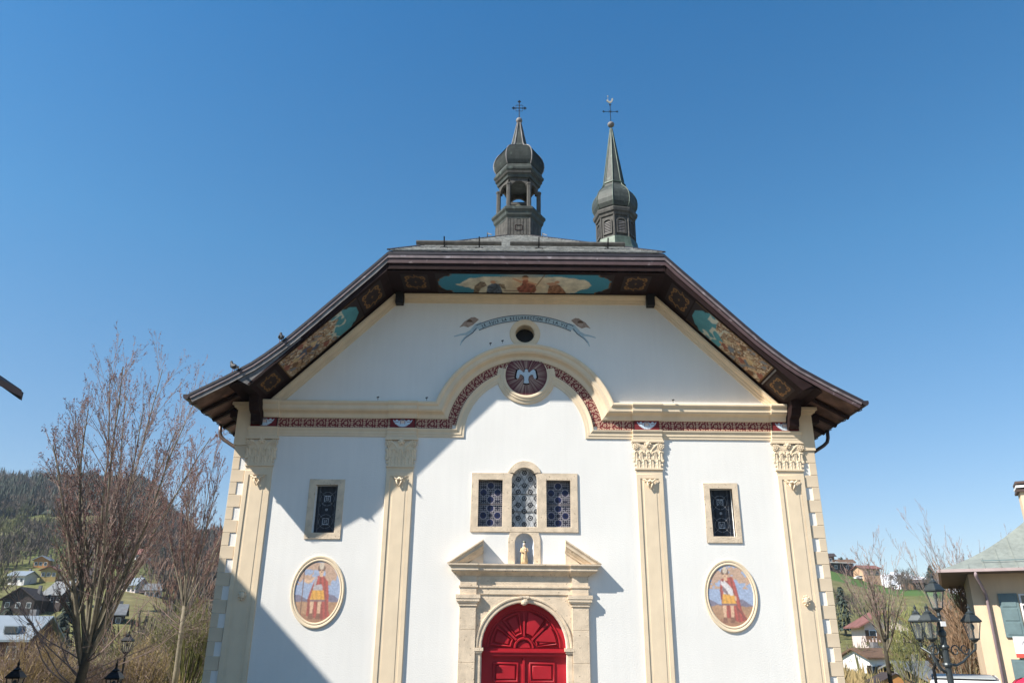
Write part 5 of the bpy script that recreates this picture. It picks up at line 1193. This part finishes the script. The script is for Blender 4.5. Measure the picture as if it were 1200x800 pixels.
ridge_h = [(975, 318, 9, 3.0, M_hwood, M_hdark, 'dark timber chalet at the left end of the hilltop hamlet'), (992, 322, 9, 1.6, M_hwood, M_hgrey, 'long low grey roofed building in the hilltop hamlet'),
           (986, 306, 14, .4, M_hdark, M_hwhite, 'low dark terrace block with a pale flat roof in front of the hamlet'), (1003, 312, 5, 3.2, M_hwhite, M_hwood, 'small cream house at the right end of the hilltop hamlet'),
           (1028, 300, 6.5, 3.2, mat('salmon_render', (.50, .32, .20), .9), M_hred, 'house with an orange wall and a red roof on the crest of the hill'), (1090, 318, 12, 1.8, M_hwood, M_hdark, 'low dark barn on the crest of the hill behind the street lamp')]
for i, (px, Y, wd, h, wm, rm, lab) in enumerate(ridge_h):
    base = 3.0 if h > 2 else 2.2
    house(dirx(px, Y), Y, wd, 7, base + h * .4, 1.2 if h > .5 else .25, random.uniform(-15, 15), wm, rm, 'hamlet_house', lab, 'house', 'houses of the hilltop hamlet', wins=(3, 1), over=.8, balcony=False)
for (px, Y, lab) in ((1012, 303, 'white parked car below the cream house on the hilltop'), (1048, 300, 'white parked car right of the orange walled hilltop house')):
    x = dirx(px, Y); t = thing('parked_car', (x, Y - 5, terr(x, Y - 5)), lab, 'car', 'parked cars', .2)
    b = MB(); pc = [(-2.1, .35), (-2.1, .85), (-1.3, .95), (-.8, 1.42), (.8, 1.45), (1.5, 1.0), (2.1, .85), (2.1, .35)]; b.skin([[(a, -.85, c) for a, c in pc], [(a, .85, c) for a, c in pc]], closed=True); b.F += [tuple(range(8)), tuple(range(8, 16))]; b.build('body', M_whitep, t)
    MB().box(-.8, .9, -.87, .87, 1.0, 1.35).build('window', M_glass, t)
    for xw in (-1.3, 1.3):
        for s in (-1, 1): MB().tube([(xw, s * .87, .32), (xw, s * .65, .32)], .32, 12).build('wheel', M_dark, t)
x = dirx(1000, 100); t = thing('parked_car', (x, 99, -3.4), 'blue parked car left of the orange shed', 'car', 'parked cars', .1)
b = MB(); b.skin([[(a, -.85, c) for a, c in pc], [(a, .85, c) for a, c in pc]], closed=True); b.F += [tuple(range(8)), tuple(range(8, 16))]; b.build('body', mat('blue_car_paint', (.10, .17, .26), .3), t); MB().box(-.8, .9, -.87, .87, 1.0, 1.35).build('window', M_glass, t)
for xw in (-1.3, 1.3):
    for s in (-1, 1): MB().tube([(xw, s * .87, .32), (xw, s * .65, .32)], .32, 12).build('wheel', M_dark, t)
# left side
left_h = [(10, 92, 7.6, 7, 2.6, 2.1, 4, mat('maroon_render', (.13, .06, .055), .9, .1), M_snowroof, 'house with a pale blue grey metal roof and dormers at the left edge', 'x', 'dormers', 0.0),
          (24, 160, 7.5, 9, 3.2, 2.6, 6, M_hdark, M_hdark, 'large dark timber chalet on the left valley side', 'y', None, None),
          (42, 135, 5.5, 6, 2.6, 1.8, 2, M_hwood, M_hwood, 'small brown gabled chalet in front of the large dark one', 'y', None, None),
          (66, 165, 6, 7, 3.6, 3.0, -18, M_hdark, M_hgrey, 'dark house with a steep slate roof seen through the big bare tree', 'x', None, None),
          (34, 235, 5, 6, 2.4, 1.3, 8, M_horange, M_snowroof, 'orange walled house with a snow white roof on the left hillside', 'y', None, None),
          (12, 210, 6, 6, 2.0, 1.4, -6, M_hwhite, M_snowroof, 'low house with a white roof at the left edge below the orange one', 'x', None, None),
          (46, 215, 5, 6, 2.8, 1.2, 10, mat('mustard_render', (.42, .30, .12), .9, .1), M_hred, 'small mustard yellow house right of the orange walled one', 'y', None, None),
          (148, 190, 4.5, 5, 2.2, 1.8, -12, M_hpink, M_snowroof, 'pale pink house with a white roof between the two bare trees', 'x', None, None),
          (172, 190, 4, 5, 2.2, 1.6, 14, M_hwhite, M_hgrey, 'grey roofed white house near the slender bare tree', 'x', None, None),
          (128, 150, 5, 6, 1.6, 2.0, 20, M_hdark, M_hgrey, 'dark shed roof between the trees, lowest of the left hillside', 'x', None, None),
          (76, 460, 8, 8, 3.4, 2, 0, M_hwhite, M_snowroof, 'lone white farmhouse high on the left hillside below the forest', 'x', None, None),
          (150, 260, 5, 6, 3.4, 2, -8, M_hwhite, M_hred, 'small white chalet with a red roof above the left village', 'x', None, None),
          (96, 200, 6, 6, 3.4, 2, 12, M_hwood, M_hdark, 'brown chalet behind the trunk of the big bare tree', 'x', None, None)]
for (px, Y, wd, dp, h, rh, rz, wm, rm, lab, rid, ex, zz) in left_h:
    X = dirx(px, Y); z_ = None
    t = house(X, Y, wd, dp, h, rh, rz, wm, rm, 'village_house', lab, 'house', 'houses of the left hillside village', ridge=rid, over=.7, wins=(3, 1), z=(py_z(752, Y) - h if ex == 'dormers' else None), balcony=(wm is M_hdark and wd > 8))
    if ex != 'dormers': t.scale = (.78, .78, .78)
    if ex == 'dormers':
        for dx_, dz_ in ((-.9, .25), (1.9, .25)):
            dm = MB().box(dx_ - .75, dx_ + .75, -dp / 2 + .1, -dp / 2 + 2.2, h + .2 + dz_, h + .95 + dz_).build('dormer', M_snowroof, t); MB().box(dx_ - .6, dx_ + .6, -dp / 2 + .04, -dp / 2 + .095, h + .28 + dz_, h + .85 + dz_).build('dormer_window', M_glass, dm)
        MB().box(2.6, 3.1, -1.7, -1.2, h + rh * .62, h + rh * .62 + .25).build('roof_light', M_glass, t)
# ================================================================== TREES
def grow(Bk, Tw, Bd, p, d, L, r, lvl, maxl, upk, kids, spread, wob=.10, bud=0.0, rmin=.006, seglen=.35, lf=((.34, .60), (.34, .60), (.34, .60))):
    n = max(3, min(9, int(L / seglen))); P_ = [p.copy()]; R_ = [r]; q = p.copy(); dd = d.copy()
    for i in range(n):
        dd = (dd + Vector((random.gauss(0, wob), random.gauss(0, wob), random.gauss(0, wob * .5) + upk))).normalized(); q = q + dd * (L / n); P_.append(q.copy()); R_.append(max(rmin, r * (1 - .78 * (i + 1) / n)))
    (Bk if r > .028 else Tw).tube(P_, R_, 6 if r > .05 else (4 if r > .02 else 3), cap=False)
    if lvl >= maxl:
        if bud:
            for i in range(1, n + 1):
                for _ in range(2):
                    if random.random() < bud:
                        c = P_[i] + Vector((random.gauss(0, .02), random.gauss(0, .02), random.gauss(0, .05))); s_ = random.uniform(.010, .020) * 1.0; a = Vector((random.gauss(0, 1), random.gauss(0, 1), random.gauss(0, 1))).normalized() * s_; b_ = a.orthogonal().normalized() * s_
                        Bd.add([c + a, c + b_, c - a + Vector((0, 0, s_)), c - b_, c + Vector((0, 0, 2 * s_))], [(0, 1, 4), (1, 2, 4), (2, 3, 4), (3, 0, 4)])
        return
    nk = kids[lvl]
    for k in range(nk):
        t = .22 + .75 * (k + random.random()) / nk; i = min(n - 1, int(t * n)); f = t * n - i; c = P_[i].lerp(P_[min(i + 1, n)], f); ax = (P_[min(i + 1, n)] - P_[i]).normalized()
        az = random.uniform(0, 2 * PI); o = ax.orthogonal().normalized(); o2 = ax.cross(o); side = o * math.cos(az) + o2 * math.sin(az); sp_ = math.radians(spread + random.gauss(0, 7))
        nd = (ax * math.cos(sp_) + side * math.sin(sp_)).normalized()
        grow(Bk, Tw, Bd, c, nd, L * random.uniform(*lf[lvl]) * (1.05 - .35 * t), R_[i] * .55, lvl + 1, maxl, upk, kids, spread, wob, bud, rmin, seglen, lf)
def bare_tree(x, y, z, label, hfork, limbs, Llimb, r0, lean, kids=(8, 6, 3), spread=28, bud=.5, upk=.10, name='bare_tree', barkm=None, twm=None, grp=None, budm=None, rmin=.006, zfork=None, az0=0, seglen=.35, lob=1.0, lf=((.34, .60), (.34, .60), (.34, .60)), dirs=None, wob0=.07, low=0):
    t = thing(name, (x, y, z), label, 'tree', grp); Bk, Tw, Bd = MB(), MB(), MB()
    top = Vector((lean[0], lean[1], hfork)); Tk = MB(); Tk.tube([(0, 0, -.5), (lean[0] * .2, 0, hfork * .3), (lean[0] * .6, lean[1] * .5, hfork * .7), top], [r0 * 1.25, r0, r0 * .9, r0 * .8], 10); Tk.build('trunk', M_barkD if barkm is None else barkm, t, smooth=True)
    for k in range(low):        # long thin low side branches
        sx_ = 1 if k % 2 else -1; st = top * random.uniform(.62, .95); d = Vector((sx_ * .8, random.uniform(-.6, .6), .38)).normalized()
        grow(Bk, Tw, Bd, st, d, Llimb * random.uniform(.30, .5), r0 * .16, 0, 2, .09, (5, 3), 32, .10, 0, rmin, seglen)
    for k, (ax_, ay_, lk) in enumerate(dirs or []):
        st = Vector((0, 0, hfork * random.uniform(.80, 1.0))); st.x = lean[0] * st.z / hfork
        ax2, ay2 = math.radians(ax_), math.radians(ay_); d = Vector((math.sin(ax2), math.sin(ay2), math.cos(ax2))).normalized()
        grow(Bk, Tw, Bd, st, d, Llimb * lk, r0 * random.uniform(.30, .50), 0, len(kids), upk, kids, spread, wob0, bud, rmin, seglen, lf)
    for k in range(0 if dirs else limbs):
        a = az0 + 2 * PI * k / limbs + random.gauss(0, .25); sp_ = math.radians(random.uniform(6, 44) if k else 4) * lob; st = top * random.uniform(.72, 1.0); st.x = lean[0] * st.z / hfork; st.y = 0
        d = Vector((math.cos(a) * math.sin(sp_), math.sin(a) * math.sin(sp_) * .8, math.cos(sp_)))
        grow(Bk, Tw, Bd, st, d, Llimb * random.uniform(.75, 1.08) * (1 - .25 * math.sin(sp_)), r0 * random.uniform(.42, .62), 0, len(kids), upk, kids, spread, .07, bud, rmin, seglen, lf)
    Bk.build('limbs', barkm or M_bark, t, smooth=True); Tw.build('twigs', twm or M_twig, t); 
    if bud: Bd.build('buds', budm or M_bud, t)
    return t
random.seed(21)
bare_tree(-13.36, 26, terr(-13.36, 26), 'large bare tree with many upswept limbs and reddish buds, left of the church', 3.6, 0, 9.5, .17, (.15, 0), kids=(25, 7, 2), spread=22, bud=.6, upk=.042, rmin=.0045, lf=((.13, .28), (.26, .46), (.3, .5)), wob0=.045, low=10, dirs=[(-25, 3, .70), (-20, -8, .78), (-15, 9, .84), (-10, -5, .90), (-6, 8, .96), (-2, -9, 1.0), (1, 4, 1.03), (5, -6, 1.0), (9, 8, .96), (13, -5, .92), (18, 5, .84), (23, -4, .74), (3, 16, .85), (-7, 17, .8)])
random.seed(5)
bare_tree(-14.3, 36, terr(-14.3, 36), 'slender pale bare tree standing close to the left corner of the church', 3.7, 0, 7.0, .11, (-.1, 0), kids=(20, 6, 2), spread=16, bud=.45, upk=.05, lf=((.13, .27), (.28, .5), (.3, .5)), wob0=.035, low=8, dirs=[(-22, 3, .70), (-15, -9, .8), (-9, 8, .9), (-3, -6, .96), (3, 6, 1.0), (8, -8, 1.0), (13, 3, .95), (18, 9, .85), (-12, 14, .8), (24, -4, .7)], barkm=M_barkL, twm=mat('pinkish_twigs', (.20, .13, .11), .9, .2), rmin=.007, lob=.8)
random.seed(9)
bare_tree(15.5, 34, terr(15.5, 34), 'bare dark tree in front of the chalets, right of the church', 3.3, 9, 3.5, .09, (.0, 0), kids=(7, 5, 2), spread=24, bud=.15, upk=.07, rmin=.006, lob=.9)
random.seed(10)
M_ygreen = mat('yellow_green_twigs', (.22, .22, .075), .9, .3, 3)
for px, Y, h, lab, tm, bm_ in ((1063, 60, 6.6, 'bare willow with yellow green twigs behind the dark bare tree', M_ygreen, M_ygreen),
                          (1128, 36, 4.6, 'dense brown bare tree behind the right lantern, its left half', mat('brown_twigs', (.22, .14, .085), .9, .25), None),
                          (1146, 37, 4.4, 'dense brown bare tree behind the right lantern, beside the apricot house wall', MATS['brown_twigs'], None),
                          (1112, 40, 3.6, 'low brown bare tree just left of the right lantern', MATS['brown_twigs'], None)):
    X = dirx(px, Y); zb = terr(X, Y); bare_tree(X, Y, zb, lab, 1.2, 12, h, .08, (0, 0), kids=(7, 5, 3), spread=22, bud=(.5 if bm_ else 0), upk=.06, twm=tm, barkm=M_barkL, budm=bm_, rmin=.009, lob=.65, seglen=.5)
random.seed(12)
for px, Y, top, lab in ((1134, 46, 618, 'tall bare tree with purple twigs rising behind the eave of the apricot house'), (1116, 47, 640, 'shorter purple twigged tree left of the taller one behind the apricot house'), (1160, 46, 634, 'purple twigged tree top poking over the apricot house roof')):
    X = dirx(px, Y); zb = terr(X, Y); Ht = py_z(top, Y, px) - zb; bare_tree(X, Y, zb, lab, Ht * .45, 5, Ht * .55, .07, (0, 0), kids=(6, 4, 2), spread=18, bud=.5, upk=.08, twm=M_twig, grp='purple twigged trees', rmin=.007, lob=.55)

def shrub(x, y, z, r, h, label, tm, n=300, grp=None, rad=.012, name='shrub', spread=.55):
    t = thing(name, (x, y, z), label, 'shrub', grp); b = MB(); b2 = MB()
    for k in range(n):
        a = random.uniform(0, 2 * PI); rr_ = r * math.sqrt(random.random()); p = Vector((rr_ * .45 * math.cos(a), rr_ * .45 * math.sin(a), random.random() * h * .25)); q = Vector((rr_ * math.cos(a), rr_ * math.sin(a), h * random.uniform(.5, 1.0) * (1 - .35 * (rr_ / r) ** 2)))
        m_ = (p + q) / 2 + Vector((random.gauss(0, .1 * r), random.gauss(0, .1 * r), .08 * h)); (b if k % 3 else b2).tube([p, m_, q], [rad * 1.4, rad, rad * .5], 3, cap=False)
        for _ in range(4):
            c = m_.lerp(q, random.random()); e = c + Vector((random.gauss(0, spread * .3), random.gauss(0, spread * .3), random.uniform(.1, .5) * spread)) * (h / 3); (b if _ % 2 else b2).tube([c, e], [rad * .8, rad * .4], 3, cap=False)
    b.build('stems', tm, t); b2.build('twigs', M_twig, t); return t
M_tan = mat('tan_stems', (.30, .22, .10), .9, .3, 2); M_olive = mat('olive_stems', (.17, .17, .05), .9, .3, 2); M_brownb = mat('brown_bush', (.15, .10, .07), .9, .3, 2)
random.seed(31)
for (px, Y, top, r, tm, lab) in ((12, 34, 745, 1.7, M_brownb, 'brown bare shrub at the left edge of the bottom, behind the first lantern'), (45, 32, 722, 1.5, M_tan, 'golden brown bare shrub left of the big trunk'), (68, 34, 740, 1.3, M_tan, 'tan stemmed shrub just behind the big trunk'),
                                 (112, 36, 735, 1.5, M_brownb, 'brown bare shrub right of the big trunk'), (140, 40, 726, 1.7, M_olive, 'olive green shrub behind the second lantern'), (172, 37, 735, 1.5, M_tan, 'tan shrub left of the slender pale tree'), (228, 40, 690, 1.7, M_olive, 'bright olive shrub against the church corner'), (200, 44, 700, 2.0, M_olive, 'olive shrub behind the slender pale tree trunk')):
    X = dirx(px, Y); zb = terr(X, Y); shrub(X, Y, zb, r, py_z(top, Y, px) - zb, lab, tm, n=420, grp='bare shrubs below the church terrace', rad=.011)

def conifer(bm, x, y, z, h, r, tiers=6, sides=7):
    for k in range(tiers):
        t0 = k / tiers; zb = z + h * (.08 + .80 * t0); zt = z + h * min(1, .08 + .80 * t0 + .34); rb = r * (1 - t0) * random.uniform(.85, 1.1) + .05 * r; a0 = random.random() * 6
        V_ = [(x, y, zt)] + [(x + rb * (1.0 if i % 2 else .62) * math.cos(a0 + PI * i / sides), y + rb * (1.0 if i % 2 else .62) * math.sin(a0 + PI * i / sides), zb + (0 if i % 2 else .04 * h)) for i in range(2 * sides)]
        bm.add(V_, [(0, 1 + i, 1 + (i + 1) % (2 * sides)) for i in range(2 * sides)])
M_fir = mat('fir_needles', (.034, .044, .030), .9, .4, .6); M_fir2 = mat('blue_green_fir', (.045, .060, .045), .9, .4, .6)
def treebank(name, m, pts, hr, rr_, tiers=4, sides=5):
    b = MB()
    for (x, y) in pts: h = random.uniform(*hr); conifer(b, x, y, terr(x, y) - 1, h, h * rr_ * random.uniform(.8, 1.2), tiers, sides)
    o = b.build(name, m); o['kind'] = 'stuff'; o['label'] = 'dark conifer forest covering the hill behind the left village'; o['category'] = 'forest'; return o
random.seed(40)
pts_ = []
while len(pts_) < 2000:
    Y = random.uniform(395, 640); u = random.uniform(-.72, -.28)
    if mnoise.noise(Vector((u * 14, Y * .012, 1))) > .28: continue
    pts_.append((u * Y, Y))
treebank('conifer_forest', M_fir, pts_, (8, 17), .24)
def fuzz(b, x, y, z, r, h, n, s):       # bare broadleaf crown: many tiny upright slivers in an uneven volume
    lob_ = [(random.gauss(0, .4) * r, random.gauss(0, .4) * r, random.uniform(.45, .85) * h, random.uniform(.35, .7)) for _ in range(6)]
    for k in range(n):
        lx, ly, lz, lr = random.choice(lob_); v = Vector((random.gauss(0, 1), random.gauss(0, 1), random.gauss(0, 1))).normalized() * random.random() ** .4 * lr
        c = Vector((x + lx + v.x * r * .7, y + ly + v.y * r * .7, z + lz + v.z * h * .4)); c.z = max(z + .05 * h, c.z)
        d = Vector((c.x - x, c.y - y, h * .9)).normalized() * s * random.uniform(.7, 1.5); w_ = Vector((random.gauss(0, 1), random.gauss(0, 1), 0)).normalized() * s * .10
        b.add([c - w_, c + w_, c + d], [(0, 1, 2)])
M_grey = mat('grey_brown_bare_wood', (.115, .092, .075), .95, .4, .15); M_rus = mat('russet_bare_wood', (.16, .085, .055), .95, .4, .15); M_og = mat('olive_bare_wood', (.13, .13, .055), .95, .4, .15)
def woods(name, m, spots, label, trunk=False):
    b = MB()
    for (x, y, r, h) in spots:
        z = terr(x, y); fuzz(b, x, y, z, r, h, 110, h * .16); b.tube([(x, y, z - 1), (x + random.gauss(0, .3), y, z + h * .6)], [.25, .08], 4, cap=False)
    o = b.build(name, m); o['kind'] = 'stuff'; o['label'] = label; o['category'] = 'woodland'; return o
sp1, sp2, sp3_ = [], [], []
for _ in range(1150):
    Y = 100 + 300 * random.random() ** .75; u = random.uniform(-.70, -.30); x = u * Y
    if 325 < Y < 395 and u < -.52: continue
    if any(math.hypot(x - dirx(q[0], q[1]), (Y - q[1]) * .55 + 5) < q[2] * .9 + 3 for q in left_h): continue
    if any(abs(x / Y - dirx(q[0], 1)) < (q[2] * .55 + 1) / q[1] and 0 < q[1] - Y < 75 for q in left_h): continue
    (sp1 if random.random() < .62 else (sp2 if u > -.47 else sp3_)).append((x, Y, random.uniform(2.5, 4.5), random.uniform(5, 9)))
for _ in range(160):
    Y = random.uniform(395, 560); u = random.uniform(-.46, -.28); sp2.append((u * Y, Y, random.uniform(4, 7), random.uniform(8, 14)))
for _ in range(560):
    Y = random.uniform(385, 600); u = random.uniform(-.70, -.30); sp1.append((u * Y, Y, random.uniform(4, 7), random.uniform(8, 14)))
woods('bare_wood', M_grey, sp1, 'grey brown leafless woodland covering the left valley side')
woods('russet_wood', M_rus, sp2, 'russet leafless woodland on the hill just left of the church')
woods('olive_wood', M_og, sp3_, 'olive tinged scrub between the village houses on the left')
random.seed(44); sp4, sp5 = [], []
for _ in range(110):
    Y = random.uniform(100, 190); u = random.uniform(.40, .66); x = u * Y
    if u > .455 and Y > 165 and u < .52: continue
    if math.hypot(x - dirx(1036, 128), (Y - 128) * .7) < 9: continue
    if Y < 128 and .43 < u < .50: continue
    (sp4 if random.random() < .5 else sp5).append((x, Y, random.uniform(2, 3.5), random.uniform(3.5, 6.5)))
for _ in range(60):
    Y = random.uniform(285, 312); u = random.uniform(.475, .60)
    if abs(u * 965 + 597 - 1028) < 14 or abs(u * 965 + 597 - 1090) < 10: continue
    sp4.append((u * Y, Y, random.uniform(2.5, 4), random.uniform(4, 8)))
woods('hedge_wood', M_grey, sp4, 'grey leafless trees dotted over the right hillside and its crest')
woods('scrub_wood', M_og, sp5, 'olive scrub around the chalets on the right hillside')
M_firA = M_fir2
random.seed(50)
for px, Y, base, top, rw, lab in ((993, 150, None, 688, .24, 'grey green fir tree on the meadow edge close to the church corner'), (1000, 312, None, 652, .32, 'dark fir between the hilltop hamlet houses'), (988, 316, None, 656, .42, 'dark fir behind the hamlet, left of the other'), (1106, 318, None, 662, .5, 'dark round fir on the crest right of the barn'), (1076, 140, None, 716, .3, 'small dark fir beside the pink chalet'),
                                  (22, 300, None, 622, .28, 'dark fir on the green meadow of the left hillside'), (72, 120, None, 706, .34, 'dark green fir left of the trunk of the big bare tree'), (120, 130, None, 700, .3, 'dark fir between the two bare trees'), (3, 118, None, 712, .55, 'dark round fir at the left edge above the pale roof'), (175, 240, None, 640, .3, 'dark fir on the hillside behind the slender tree')):
    X = dirx(px, Y); zb = terr(X, Y); h = max(3, py_z(top, Y, px) - zb); t = thing('fir_tree', (X, Y, zb), lab, 'tree', 'dark firs on the hillsides')
    b = MB()
    for k in range(260):        # drooping needle sprays
        f = random.random() ** .8; zz = h * (.08 + .9 * f); rr_ = h * rw * (1 - f) * random.uniform(.5, 1.08); a = random.uniform(0, 2 * PI); s_ = h * .085
        c = Vector((rr_ * math.cos(a), rr_ * math.sin(a), zz)); o_ = Vector((math.cos(a), math.sin(a), -.45)) * s_; w_ = Vector((-math.sin(a), math.cos(a), 0)) * s_ * .5
        b.add([c - w_ + Vector((0, 0, s_ * .3)), c + w_ + Vector((0, 0, s_ * .3)), c + o_], [(0, 1, 2)])
    conifer(b, 0, 0, 0, h, h * rw * .8, 7, 6); b.build('crown', M_fir if px < 900 or px > 1000 else M_fir2, t)
    MB().tube([(0, 0, -1), (0, 0, h * .8)], [h * .03, h * .008], 6).build('trunk', M_bark, t)
# green meadow hedges, road on the right
b = MB(); y0 = 116
b.skin([[(u * Y, Y, terr(u * Y, Y) + .25) for u in np.linspace(.36, .70, 40)] for Y in (117, 121)]); rd_ = b.build('road', mat('pale_road', (.26, .25, .235), .9, .1)); rd_['kind'] = 'structure'
random.seed(60); b = MB()
for _ in range(9000):       # rough grass and twigs over the near slopes
    Y = random.uniform(34, 120) ; s = random.choice((-1, 1)); u = s * random.uniform(.38, .70); x = u * Y; z = terr(x, Y); h = random.uniform(.25, .8) * (1 + Y / 120); a = random.uniform(0, PI); w_ = .05 * (1 + Y / 60)
    b.add([(x - w_ * math.cos(a), Y - w_ * math.sin(a), z - .05), (x + w_ * math.cos(a), Y + w_ * math.sin(a), z - .05), (x + random.gauss(0, .25), Y + random.gauss(0, .2), z + h)], [(0, 1, 2)])
gs = b.build('rough_grass', M_tan); gs['kind'] = 'stuff'; gs['label'] = 'rough dry grass and brush over the slopes below the terrace'; gs['category'] = 'undergrowth'

# valley air
hz = MB().box(-1400, 1400, -110, 1350, -9, 135).build('haze', None); hz['kind'] = 'stuff'; hz['label'] = 'thin blue valley haze over the far hillsides'; hz['category'] = 'haze'
hm = bpy.data.materials.new('valley_haze'); hm.use_nodes = True; hn = hm.node_tree; hn.nodes.clear(); ho = hn.nodes.new('ShaderNodeOutputMaterial'); hv = hn.nodes.new('ShaderNodeVolumePrincipled')
hv.inputs['Color'].default_value = (.78, .88, 1.0, 1); hv.inputs['Density'].default_value = .00015; hv.inputs['Anisotropy'].default_value = .2
hn.links.new(hv.outputs[0], ho.inputs['Volume']); hz.data.materials.append(hm)
